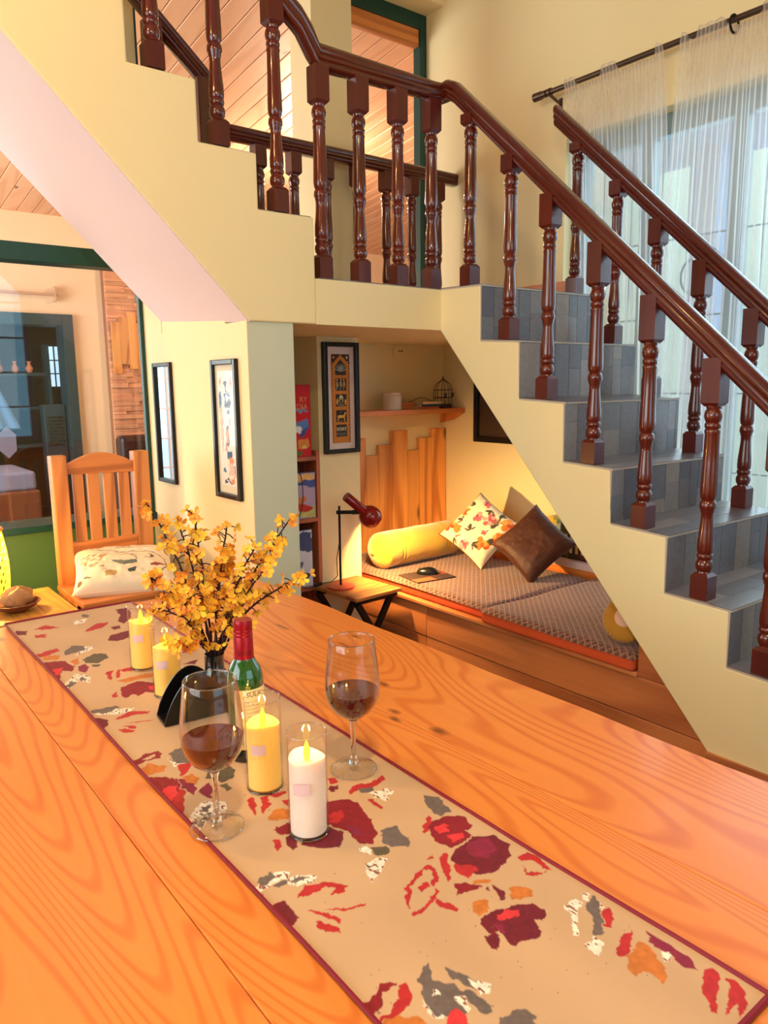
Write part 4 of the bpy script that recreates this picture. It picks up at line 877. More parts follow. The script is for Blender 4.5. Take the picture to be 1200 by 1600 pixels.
# ------------------------------------------------------------------ soft things on the bench
def pillow(name, label, w, h, t, mat, loc, rot, n=60, colfn=None, corner=0.10, wr=0.004, seed=1, piping=None, cat='cushion'):
    """square cushion in the local XZ plane, thickness along Y, front face towards -Y"""
    o = thing(name, label, cat, loc, rot)
    s = np.linspace(-1, 1, n+1); U, V = np.meshgrid(s, s); u = U.ravel(); v = V.ravel()
    pu = u*(1-corner*(1-v**2)*0.9*np.abs(u)**3); pv = v*(1-corner*(1-u**2)*0.9*np.abs(v)**3)
    th = np.clip((1-u**4)*(1-v**4), 0, 1)**0.55
    wrk = (vnoise(u*4+seed, v*4, seed)-0.5)*wr*2*th + (vnoise(u*11+seed, v*11, seed+3)-0.5)*wr*th
    for sg, nm in ((-1, 'front_cover'), (1, 'back_cover')):
        P = np.stack([pu*w/2, sg*(th*t/2)+sg*wrk, pv*h/2], 1)
        if sg > 0: P = P.reshape(n+1, n+1, 3)[:, ::-1].reshape(-1, 3)
        q = gridmesh(nm, P, n, n, mat, o)
        if colfn is not None:
            C = colfn(u*0.5+0.5, v*0.5+0.5)
            if sg > 0: C = C.reshape(n+1, n+1, 3)[:, ::-1].reshape(-1, 3)
            setcol(q, C)
    if piping is not None:
        pts = []
        for k in range(80):
            a = k/80*4; i = int(a); f_ = a-i; q = f_*2-1
            uu, vv = ((q, -1), (1, q), (-q, 1), (-1, -q))[i]
            pts.append((uu*(1-corner*(1-vv**2)*0.9*abs(uu)**3)*w/2, 0, vv*(1-corner*(1-uu**2)*0.9*abs(vv)**3)*h/2))
        b = MB(); b.tube(pts, 0.0035, 6, closed=True); b.build('piping', piping, o, local=True)
    return o
CLOTH = vcol('printed_cotton', 0.85, 0.1, 0.15)
def blossom_shapes(cx, cy, r, cols, rr, n=9):
    S = []
    for k in range(n):
        a = rr.uniform(0, 6.28); d = r*rr.uniform(0.2, 0.7); S.append((cols[k % len(cols)], ell(cx+d*math.cos(a), cy+d*math.sin(a), r*rr.uniform(0.3, 0.5), r*rr.uniform(0.2, 0.4), a)))
    S.append((cols[-1], ell(cx, cy, r*0.25, r*0.25))); return S
def leaf(cx, cy, L_, a, col): return (col, ell(cx, cy, L_, L_*0.36, a, 10))
def floral(u, v):
    rr = random.Random(11); S = []; LF = (92, 78, 56); LD = (70, 60, 50)
    for cx, cy, r, c in ((0.14, 0.22, 0.12, 'o'), (0.34, 0.62, 0.09, 'p'), (0.56, 0.70, 0.10, 'p'), (0.86, 0.84, 0.11, 'o'), (0.78, 0.30, 0.11, 'o'), (0.52, 0.10, 0.09, 'p'), (0.90, 0.55, 0.08, 'o'), (0.10, 0.55, 0.07, 'o'), (0.30, 0.90, 0.07, 'p'), (0.66, 0.48, 0.05, 'p')):
        r *= 1.3; S += blossom_shapes(cx, cy, r, [(228, 120, 50), (240, 158, 76), (206, 84, 36)] if c == 'o' else [(222, 96, 104), (240, 150, 150), (196, 66, 86)], rr, 11)
    for cx, cy in ((0.2, 0.42), (0.44, 0.36), (0.72, 0.72), (0.46, 0.86), (0.64, 0.2), (0.3, 0.1), (0.9, 0.4), (0.16, 0.76), (0.62, 0.92)):
        a0 = rr.uniform(0, 6.28); S.append((LD, [(cx, cy), (cx+0.012, cy), (cx+0.11*math.cos(a0)+.006, cy+0.11*math.sin(a0)), (cx+0.11*math.cos(a0), cy+0.11*math.sin(a0))]))
        for k in range(5): a = a0+rr.uniform(-1.3, 1.3); S.append(leaf(cx+0.06*math.cos(a), cy+0.06*math.sin(a), rr.uniform(0.042, 0.066), a, rr.choice((LF, LD, (122, 104, 78)))))
    return raster(u, v, S, np.tile(np.array(lin((238, 220, 186))), (len(u), 1)), 0.012, 22, 0.004, 60, 3)
def embroid(u, v):
    S = []; rr = random.Random(4); BR_, GY, RD_, OG_ = (120, 82, 62), (112, 118, 106), (160, 72, 54), (204, 150, 96)
    def vine(pts):
        for (x0, y0), (x1, y1) in zip(pts[:-1], pts[1:]):
            n_ = Vector((-(y1-y0), x1-x0)).normalized()*0.006; S.append((BR_, [(x0+n_.x, y0+n_.y), (x1+n_.x, y1+n_.y), (x1-n_.x, y1-n_.y), (x0-n_.x, y0-n_.y)]))
    vine([(0.12, 0.86), (0.3, 0.74), (0.46, 0.66), (0.6, 0.56), (0.62, 0.46), (0.56, 0.4)]); vine([(0.46, 0.66), (0.62, 0.66), (0.78, 0.64), (0.9, 0.5), (0.92, 0.3), (0.8, 0.12)])
    for k in range(26): S.append((rr.choice((OG_, (206, 166, 130), (182, 120, 86))), ell(0.20+rr.uniform(-.13, .13), 0.48+rr.uniform(-.16, .16), 0.03, 0.016, 0.7)))
    for k in range(30): S.append(((190, 140, 110), ell(0.58+rr.uniform(-.16, .16), 0.84+rr.uniform(-.08, .08), 0.016, 0.012, rr.uniform(0, 3))))
    S += [(GY, [(0.36, 0.48), (0.42, 0.38), (0.5, 0.32), (0.62, 0.38), (0.6, 0.46), (0.5, 0.42)]), (RD_, ell(0.82, 0.32, 0.09, 0.035, 0.2)), (BR_, ell(0.74, 0.52, 0.05, 0.05)), ((238, 218, 188), ell(0.72, 0.53, 0.04, 0.04)), ((190, 150, 90), ell(0.36, 0.18, 0.06, 0.06, 0.5)), ((70, 88, 84), ell(0.56, 0.22, 0.06, 0.035, 0.8)), (RD_, [(0.66, 0.12), (0.78, 0.2), (0.84, 0.1)]), (RD_, ell(0.26, 0.9, 0.09, 0.03, 0.5)), ((222, 170, 140), ell(0.26, 0.9, 0.06, 0.018, 0.5)), (BR_, ell(0.1, 0.92, 0.03, 0.03)), (BR_, ell(0.06, 0.1, 0.03, 0.04)), (GY, ell(0.14, 0.16, 0.04, 0.02, -0.4)), (GY, ell(0.94, 0.7, 0.02, 0.06, 0.3)), (BR_, ell(0.9, 0.86, 0.06, 0.012, 0.6))]
    return raster(u, v, S, np.tile(np.array(lin((240, 220, 190))), (len(u), 1)), 0.01, 30, 0.004, 80, 6)
R = math.radians
FLO = pillow('cushion', 'cream cushion with orange and pink flowers leaning on the alcove wall', 0.315, 0.315, 0.11, CLOTH, (2.775, 2.735, 0.60), (0, 0, 0), 150, floral, piping=paint('brown_piping', (120, 66, 36), 0.8), seed=2)
def orient(o, normal, roll):
    """turn so that local -Y looks along normal, then spin about it"""
    n = Vector(normal).normalized(); y = -n; up = Vector((0, 0, 1)); x = y.cross(up).normalized(); z = x.cross(y)
    M = Matrix((x, y, z)).transposed().to_4x4() @ Matrix.Rotation(roll, 4, 'Y'); o.rotation_euler = M.to_euler()
orient(FLO, (-0.68, -0.40, 0.56), R(36))
def brownmat():
    m = paint('brown_slub_silk', (74, 34, 16), 0.5, 0.15, 30, sheen=0.05); nt = m.node_tree; L = nt.links; b = nt.nodes['Principled BSDF']
    tc = N(nt, 'ShaderNodeTexCoord'); wv = N(nt, 'ShaderNodeTexWave', bands_direction='X'); wv.inputs['Scale'].default_value = 40; wv.inputs['Distortion'].default_value = 1.5; L.new(tc.outputs['Object'], wv.inputs['Vector'])
    bp = N(nt, 'ShaderNodeBump'); bp.inputs['Distance'].default_value = 0.002; bp.inputs['Strength'].default_value = 0.4; L.new(wv.outputs['Fac'], bp.inputs['Height']); L.new(bp.outputs['Normal'], b.inputs['Normal']); return m
BRN = pillow('cushion', 'dark brown silk cushion standing on its corner beside the stair wall', 0.30, 0.30, 0.11, brownmat(), (2.755, 2.36, 0.592), (0, 0, 0), 60, seed=5)
orient(BRN, (-0.74, -0.36, 0.52), R(40))
# bolster
YEL = paint('yellow_velvet', (206, 164, 22), 0.75, 0.12, 14, 0.3, 60, sheen=0.6)
bo = thing('bolster', 'bright yellow velvet bolster lying in front of the pine boards', 'cushion', (2.55, 2.995, 0.52), (0, math.pi/2, R(3)))
rb_ = 0.094; Lb = 0.30
prof = []
def bol(u, v):
    # u around, v along
    z = -Lb+2*Lb*v
    e = min(v, 1-v)*2*Lb
    if e < 0.05: r = rb_*math.sqrt(max(0.0, 1-((0.05-e)/0.05)**2))*0.75+rb_*0.25*min(1, e/0.05+0.0)
    else: r = rb_
    r *= 1+0.012*math.sin(v*21)*math.sin(u*9)
    for zs in (-0.17, -0.15, 0.15, 0.17):
        r -= 0.004*math.exp(-((z-zs)/0.004)**2)
    if e < 0.06: r *= 1+0.035*math.sin(u*2*math.pi*26)*(1-e/0.06)
    return (r*math.cos(2*math.pi*u), r*math.sin(2*math.pi*u), z)
b = MB(); b.grid(bol, 130, 110); b.build('cover', YEL, bo, local=True)
for s_ in (-1, 1): b = MB(); b.ball((0, 0, s_*(Lb+0.001)), 0.016, 0.016, 0.006, 12, 6); b.build('end_button', YEL, bo, local=True)
# round pleated cushion at the foot end
MUS = paint('mustard_velvet', (176, 122, 20), 0.75, 0.12, 14, 0.2, 60, sheen=0.5)
rc = thing('round_cushion', 'round mustard pleated cushion with pale centre propped at the stair foot end', 'cushion', (2.275, 1.505, 0.522))
def disc(u, v):
    a = 2*math.pi*u; s = 2*v-1; r = 0.088*math.sqrt(max(0, 1-s**4)); r = max(r, 0.0)
    r *= 1+0.02*math.sin(a*30)
    return (r*math.cos(a), 0.034*s*(1-0.12*math.exp(-(r/0.03)**2)), r*math.sin(a))
b = MB(); b.grid(disc, 180, 24); b.build('cover', MUS, rc, local=True)
b = MB(); b.ball((0, -0.026, 0), 0.040, 0.012, 0.040, 20, 10); b.build('centre_patch', paint('pale_pink_felt', (220, 180, 160), 0.85), rc, local=True)
orient(rc, (-0.62, -0.1, 0.35), 0)
# mouse pad and mouse
pd = thing('mouse_pad', 'dark and orange mouse pad lying on the knitted mattress', 'mouse pad', (2.36, 2.69, 0.4335), (0, 0, R(-8)))
b = MB(); b.box(-0.11, 0.11, -0.09, 0.09, 0, 0.003); b.build('base', paint('pad_dark', (56, 38, 34), 0.7, 0.2), pd, local=True, bevel=0.001)
b = MB(); b.box(-0.11, 0.00, -0.09, -0.03, 0.0031, 0.0036); b.build('print', paint('pad_orange', (176, 84, 50), 0.7), pd, local=True); b = MB(); b.box(0.03, 0.11, -0.02, 0.05, 0.0031, 0.0036); b.build('print', paint('pad_rust', (120, 60, 44), 0.7), pd, local=True)
mo = thing('computer_mouse', 'black computer mouse resting on the mouse pad', 'mouse', (2.385, 2.715, 0.4372), (0, 0, R(40)))
def ms(u, v):
    a = u*2*math.pi; t = v*math.pi/2; r = math.cos(t); return (0.032*r*math.cos(a), 0.055*r*math.sin(a), 0.034*math.sin(t)**0.8*(1-0.15*math.sin(a)*r))
b = MB(); b.grid(ms, 24, 8); b.add([(0.032*math.cos(t*math.pi/12), 0.055*math.sin(t*math.pi/12), 0) for t in range(24)], [tuple(range(24))[::-1]]); b.build('body', BLACK, mo, local=True)
b = MB(); b.tube([(0, 0.030, 0.026), (0, 0.044, 0.021)], 0.004, 8); b.build('wheel', BLACKM, mo, local=True)
# books on the ledge
g = 'books on the ledge under the stairs'; rr = random.Random(9); y = 2.46
BC = [('tall yellow book at the far end of the ledge row', (216, 170, 50), 0.20, 0.030), ('slim yellow-green book second in the ledge row', (170, 160, 70), 0.185, 0.022), ('pale blue book third in the ledge row', (120, 140, 160), 0.17, 0.024), ('dark green book fourth in the ledge row', (40, 56, 44), 0.175, 0.026), ('olive book in the middle of the ledge row', (86, 84, 52), 0.19, 0.026), ('black book near the middle of the ledge row', (26, 24, 28), 0.17, 0.034), ('thick black book right of the middle in the ledge row', (34, 22, 26), 0.175, 0.036), ('dark maroon book with pink lettering in the ledge row', (84, 30, 36), 0.165, 0.034), ('brown book with white mark near the end of ledge row', (70, 40, 36), 0.16, 0.03), ('dark red book at the near end of the ledge row', (96, 34, 30), 0.15, 0.03)]
for lab, col, h, t in BC:
    bo_ = book(lab, 2.985, 3.105, y-t, y-0.001, 0.4905, 0.4905+h, col, group=g)
    b = MB(); b.box(2.984, 2.9849, y-t*0.75, y-t*0.3, 0.52, 0.52+h*0.5); b.build('spine_label', paint('spine_mark_%d' % int(y*1000), rr.choice(((216, 206, 196), (206, 130, 130), (214, 190, 120))), 0.6), bo_)
    y -= t

# ------------------------------------------------------------------ folding stool, red lamp
st = thing('folding_stool', 'small wooden folding stool with crossed black legs under the red lamp', 'stool', (2.03, 2.82, 0), (0, 0, R(4)))
STW = wood('stool_top_wood', (186, 120, 62), (120, 66, 30), 'X', 1.4, 0.45, 1.1)
for i in range(4): b = MB(); y0 = -0.165+i*0.0825; b.box(-0.14, 0.14, y0+0.0006, y0+0.0819, 0.395, 0.412); b.build('top_slat', STW, st, local=True, bevel=0.003)
for s_ in (-1, 1):
    b = MB(); b.box(-0.13, 0.13, s_*0.130-0.014, s_*0.130+0.014, 0.373, 0.3948); b.build('side_rail', BLACKM, st, local=True)
    for q in (-1, 1): b = MB(); b.beam((0.12*q, s_*(0.130-0.018*q), 0.378), (-0.12*q, s_*(0.130-0.018*q), 0.0), 0.018, 0.03); b.build('leg', BLACKM, st, local=True, bevel=0.002)
for q in (-1, 1): b = MB(); b.beam((-0.098*q, -0.12, 0.07), (-0.098*q, 0.12, 0.07), 0.014, 0.014); b.build('stretcher', BLACKM, st, local=True)
REDP = paint('glossy_red_enamel', (140, 18, 16), 0.18, 0.05, coat=0.5); REDB = paint('red_base_enamel', (186, 62, 44), 0.3, 0.05)
la = thing('desk_lamp', 'red metal desk lamp with black pole on the folding stool', 'lamp', (1.962, 2.855, 0.4125))
lx, ly = 1.962, 2.855
b = MB(); b.lathe([(0, 0), (0.066, 0), (0.068, 0.004), (0.066, 0.010), (0.0, 0.013)], 36, (lx, ly, 0.4125)); b.build('base', REDB, la)
b = MB(); b.tube([(lx, ly, 0.42), (lx, ly, 0.805)], 0.0055, 10); b.build('pole', BLACKM, la)
D = Vector((0.787, -0.617, 0)).normalized()
A0 = Vector((lx, ly, 0.775)); b = MB(); b.beam(A0-D*0.014, A0+D*0.085, 0.014, 0.016); b.tube([A0+D*0.06, A0+D*0.098], 0.011, 10); b.build('arm', BLACKM, la)
DEP = Vector((0.606, 0.777, 0)).normalized()
HM = A0+D*0.098+Vector((0, 0, 0.018)); ax = Vector((0.75, -0.15, -0.66)).normalized(); H0 = HM-ax*0.095; H1 = HM+ax*0.065
b = MB(); b.tube([H0, H0+ax*0.002, H0+(H1-H0)*0.6, H0+(H1-H0)*0.72], [0.021, 0.0225, 0.0225, 0.024], 24); b.build('lamp_neck', REDP, la)
prof = []
SHD = thing
shp = [(0.0235, 0.0), (0.034, 0.008), (0.046, 0.022), (0.0525, 0.042), (0.0535, 0.060), (0.050, 0.078), (0.044, 0.088), (0.041, 0.088), (0.047, 0.076), (0.050, 0.060), (0.049, 0.043), (0.043, 0.025), (0.031, 0.011), (0.021, 0.004)]
q = ax.to_track_quat('Z', 'Y'); b = MB(); b.lathe(shp, 32, close=False); b.f = b.f[:-2]; b.sm = b.sm[:-2]
C0 = H0+(H1-H0)*0.70
b.v = [tuple(q @ Vector(v)+C0) for v in b.v]; b.build('lamp_shade', REDP, la)
BULB = emit('warm_bulb', (255, 200, 110), 30.0); bp_ = C0+ax*0.034; b = MB(); b.ball(bp_, 0.022); b.build('bulb', BULB, la)
point_light('desk_lamp_bulb', C0+ax*0.066, DESK_W, (1.0, 0.62, 0.22), 0.015)
b = MB(); cp = [(lx, ly+0.008, 0.62), (lx-0.012, ly+0.012, 0.55), (lx-0.010, ly+0.010, 0.47), (lx-0.03, ly+0.03, 0.440), (lx-0.075, ly+0.05, 0.435)]
b.tube(cp, 0.0022, 6); b.build('cord', BLACK, la)
b = MB(); b.beam((lx-0.075, ly+0.05, 0.436), (lx-0.115, ly+0.055, 0.428), 0.016, 0.014); b.build('cord_switch', BLACK, la, bevel=0.004)
b = MB(); ctl = [(lx-0.115, ly+0.055, 0.428), (lx-0.15, ly+0.065, 0.42), (lx-0.21, ly+0.09, 0.47), (lx-0.25, ly+0.10, 0.56), (lx-0.20, ly+0.10, 0.68), (lx-0.135, ly+0.11, 0.80), (lx-0.125, ly+0.12, 0.92), (lx-0.15, ly+0.14, 1.03)]
def smooth(P, n=6):
    P = [Vector(p) for p in P]; o_ = []
    for i in range(len(P)-1):
        a, b_, c, d = P[max(i-1, 0)], P[i], P[i+1], P[min(i+2, len(P)-1)]
        for k in range(n):
            t = k/n; o_.append(0.5*((2*b_)+(c-a)*t+(2*a-5*b_+4*c-d)*t*t+(3*b_-a-3*c+d)*t**3))
    o_.append(P[-1]); return o_
b.tube(smooth(ctl), 0.0022, 6); b.build('cord', BLACK, la)

# ------------------------------------------------------------------ chair, cushion, side table, woven lamp
ch = thing('dining_chair', 'high-backed slatted pine dining chair in front of the glazed screen', 'chair', (0.95, 2.9, 0))
CY = 3.03
for x0, x1 in ((0.757, 0.815), (1.075, 1.138)):
    b = MB(); b.box(x0, x1, CY, CY+0.055, 0, 1.105); b.build('back_post', CHAIRZ, ch, bevel=0.005)
arc = [(0.815, 1.030), (1.075, 1.022)]
poly = [(0.815, 1.030), (1.075, 1.022), (1.075, 1.062)]+[(0.815+0.26*(1-t/10), 1.066+0.042*math.sin(math.pi*t/10)) for t in range(1, 10)]+[(0.815, 1.066)]
b = MB(); b.prism(poly, 'Y', CY+0.012, CY+0.042); b.build('top_rail', CHAIRX, ch, bevel=0.003)
b = MB(); b.box(0.815, 1.075, CY+0.012, CY+0.042, 0.703, 0.758); b.build('lower_rail', CHAIRX, ch, bevel=0.003)
for x0, x1 in ((0.836, 0.876), (0.892, 0.936), (0.954, 0.998), (1.014, 1.056)): b = MB(); b.box(x0, x1, CY+0.018, CY+0.036, 0.757, 1.034); b.build('slat', CHAIRZ, ch, bevel=0.002)
b = MB(); b.box(0.742, 1.150, 2.70, CY+0.01, 0.580, 0.600); b.build('seat', CHAIRX, ch, bevel=0.004)
b = MB(); b.box(0.745, 1.147, 2.705, 2.735, 0.52, 0.58); b.build('front_apron', CHAIRX, ch, bevel=0.002)
for x in (0.745, 1.122): b = MB(); b.box(x, x+0.025, 2.735, CY, 0.52, 0.58); b.build('side_apron', CHAIRZ, ch)
for x in (0.745, 1.097): b = MB(); b.box(x, x+0.05, 2.736, 2.786, 0, 0.58); b.build('leg', CHAIRZ, ch, bevel=0.003)
CC = pillow('cushion', 'cream embroidered cushion with leaves lying on the dining chair', 0.38, 0.33, 0.12, CLOTH, (0.955, 2.875, 0.655), (0, 0, 0), 130, embroid, seed=8, corner=0.08)
orient(CC, (-0.05, -0.26, 0.96), R(6))
sd = thing('side_table', 'honey coloured slatted side table holding the woven lamp', 'side table', (0.42, 2.88, 0))
b = MB(); b.box(0.12, 0.722, 2.665, 2.725, 0.570, 0.588); b.build('edge_board', SIDEW, sd, bevel=0.002); b = MB(); b.box(0.12, 0.722, 3.03, 3.09, 0.570, 0.588); b.build('edge_board', SIDEW, sd, bevel=0.002)
for i in range(6): x = 0.12+i*0.1004; b = MB(); b.box(x+0.0008, x+0.0996, 2.726, 3.029, 0.570, 0.587); b.build('slat', SIDEW, sd, bevel=0.0015)
b = MB(); b.box(0.15, 0.69, 2.69, 3.06, 0.50, 0.569); b.build('apron', SIDEW, sd)
for x in (0.14, 0.66):
    for y in (2.68, 3.02): b = MB(); b.box(x, x+0.045, y, y+0.045, 0, 0.5); b.build('leg', SIDEW, sd)
wl = thing('woven_lamp', 'glowing woven bamboo table lamp at the left edge of the side table', 'lamp', (0.488, 2.935, 0.588))
BAM = emit('glowing_bamboo', (255, 196, 40), BAM_E, (222, 180, 70)); CX, CYY = 0.488, 2.935
rr_ = lambda t: 0.052+0.018*math.sin(math.pi*(0.15+0.8*t))
for k in range(22):
    for s_ in (-1, 1):
        b = MB(); b.tube([(CX+rr_(t/12)*math.cos(2*math.pi*(k/22)+s_*1.4*t/12), CYY+rr_(t/12)*math.sin(2*math.pi*(k/22)+s_*1.4*t/12), 0.61+0.25*t/12) for t in range(13)], 0.0024, 4); b.build('bamboo_strip', BAM, wl)
for z, r_ in ((0.588, 0.06), (0.608, 0.060), (0.862, 0.058)): b = MB(); b.tube([(CX+r_*math.cos(t*math.pi/14), CYY+r_*math.sin(t*math.pi/14), z+0.006) for t in range(28)], 0.006, 6, closed=True); b.build('hoop', SIDEW, wl)
b = MB(); b.ball((CX, CYY, 0.73), 0.03); b.build('bulb', emit('lamp_bulb', (255, 210, 120), 25), wl)
b = MB(); b.lathe([(0.0, 0), (0.055, 0), (0.055, 0.012), (0.02, 0.02), (0.015, 0.11), (0.0, 0.11)], 20, (CX, CYY, 0.588)); b.build('base', SIDEW, wl)
point_light('woven_lamp_bulb', (CX, CYY, 0.78), WOVEN_W, (1.0, 0.66, 0.22), 0.03)
bw = thing('driftwood_bowl', 'shallow brown bowl with dried driftwood beside the woven lamp', 'bowl', (0.545, 2.81, 0.588))
b = MB(); b.lathe([(0.0, 0.0), (0.03, 0.0), (0.062, 0.016), (0.082, 0.034), (0.079, 0.035), (0.058, 0.020), (0.0, 0.008)], 28, (0.545, 2.81, 0.5885)); b.build('bowl', paint('brown_bark', (112, 58, 34), 0.6, 0.3, 40, 0.4, 80), bw)
b = MB(); rr = random.Random(2)
def dw(u, v):
    a = 2*math.pi*u; t = math.pi*v; r = 0.05*(1+0.25*math.sin(a*5+t*3)); return (0.56+r*math.sin(t)*math.cos(a), 2.835+0.6*r*math.sin(t)*math.sin(a), 0.628-0.038*math.cos(t)*(1+0.2*math.sin(a*3)))
b.grid(dw, 24, 12); b.build('dried_pod', paint('pale_driftwood', (190, 140, 92), 0.8, 0.3, 60, 0.6, 120), bw)

# ------------------------------------------------------------------ dining table
TZ = 0.750
tb = thing('dining_table', 'large orange pine dining table filling the foreground', 'table', (0.54, 0.9, 0))
TX = [(-0.05, 0.30), (0.30, 0.56), (0.56, 0.83), (0.83, 1.12)]
def table_wood():
    m = wood('table_pine', (240, 146, 66), (206, 90, 26), 'Y', 0.9, 0.3, 0.9, ring=3.4, coat=0.12, hue=0.02, randamt=0.35, stretch=1.9, blotch=0.5, sharp=0.55); nt = m.node_tree; L = nt.links; b = nt.nodes['Principled BSDF']
    src = b.inputs['Base Color'].links[0].from_socket
    ge = N(nt, 'ShaderNodeNewGeometry'); last = src
    no = N(nt, 'ShaderNodeTexNoise'); no.inputs['Scale'].default_value = 40; L.new(ge.outputs['Position'], no.inputs['Vector'])
    for kx, ky, rx, ry in ((0.90, 1.165, 0.012, 0.028), (0.835, 1.045, 0.010, 0.020), (0.845, 0.93, 0.015, 0.026), (0.815, 1.02, 0.009, 0.02), (1.03, 1.44, 0.01, 0.02), (0.975, 1.415, 0.006, 0.03), (0.93, 1.62, 0.006, 0.05), (0.34, 1.99, 0.02, 0.04), (0.12, 1.30, 0.03, 0.006)):
        s = N(nt, 'ShaderNodeVectorMath', operation='SUBTRACT'); s.inputs[1].default_value = (kx, ky, 0.75); L.new(ge.outputs['Position'], s.inputs[0])
        d = N(nt, 'ShaderNodeVectorMath', operation='MULTIPLY'); d.inputs[1].default_value = (1/rx, 1/ry, 0); L.new(s.outputs[0], d.inputs[0])
        ln = N(nt, 'ShaderNodeVectorMath', operation='LENGTH'); L.new(d.outputs[0], ln.inputs[0])
        ad = N(nt, 'ShaderNodeMath', operation='ADD'); L.new(ln.outputs['Value'], ad.inputs[0]); L.new(no.outputs['Fac'], ad.inputs[1])
        rp = N(nt, 'ShaderNodeMapRange'); rp.inputs['From Min'].default_value = 0.7; rp.inputs['From Max'].default_value = 1.5; rp.inputs['To Min'].default_value = 0.85; rp.inputs['To Max'].default_value = 0.0; L.new(ad.outputs[0], rp.inputs['Value'])
        mx = N(nt, 'ShaderNodeMix', data_type='RGBA'); L.new(rp.outputs[0], mx.inputs['Factor']); L.new(last, mx.inputs['A']); mx.inputs['B'].default_value = lin4((112, 52, 20)); last = mx.outputs['Result']
    L.new(last, b.inputs['Base Color']); return m
TABW = table_wood()
for i, (x0, x1) in enumerate(TX):
    b = MB()
    if i == 3:
        # gently waney outer edge
        pts = [(x0+0.0003, -0.45), (x1, -0.45)]+[(x1+0.006*math.sin(t*1.9+1)+0.003*math.sin(t*4.3), -0.45+2.53*t/20) for t in range(1, 20)]+[(x1-0.006, 2.085), (x1-0.03, 2.095), (x0+0.0003, 2.09)]
        b.prism(pts, 'Z', TZ-0.045, TZ)
    else: b.box(x0+0.0003, x1-0.0003, -0.45, 2.09, TZ-0.045, TZ)
    b.build('plank', TABW, tb, bevel=0.002)
b = MB(); b.box(0.06, 0.10, -0.3, 1.95, 0.60, 0.704); b.build('apron', PINE, tb); b = MB(); b.box(0.97, 1.01, -0.3, 1.95, 0.60, 0.704); b.build('apron', PINE, tb)
for x in (0.04, 0.95):
    for y in (-0.32, 1.88): b = MB(); b.box(x, x+0.09, y, y+0.09, 0, 0.704); b.build('leg', PINE, tb, bevel=0.004)
for y in (-0.28, 1.92): b = MB(); b.box(0.13, 0.95, y, y+0.03, 0.60, 0.704); b.build('apron', PINE, tb)
PAL = {'DR': (142, 22, 34), 'RD': (190, 40, 40), 'BR': (222, 54, 58), 'MA': (116, 20, 36), 'PL': (140, 30, 60), 'OR': (206, 118, 46), 'GR': (112, 96, 90), 'OL': (98, 84, 62), 'WH': (248, 234, 214), 'TN': (208, 168, 128)}
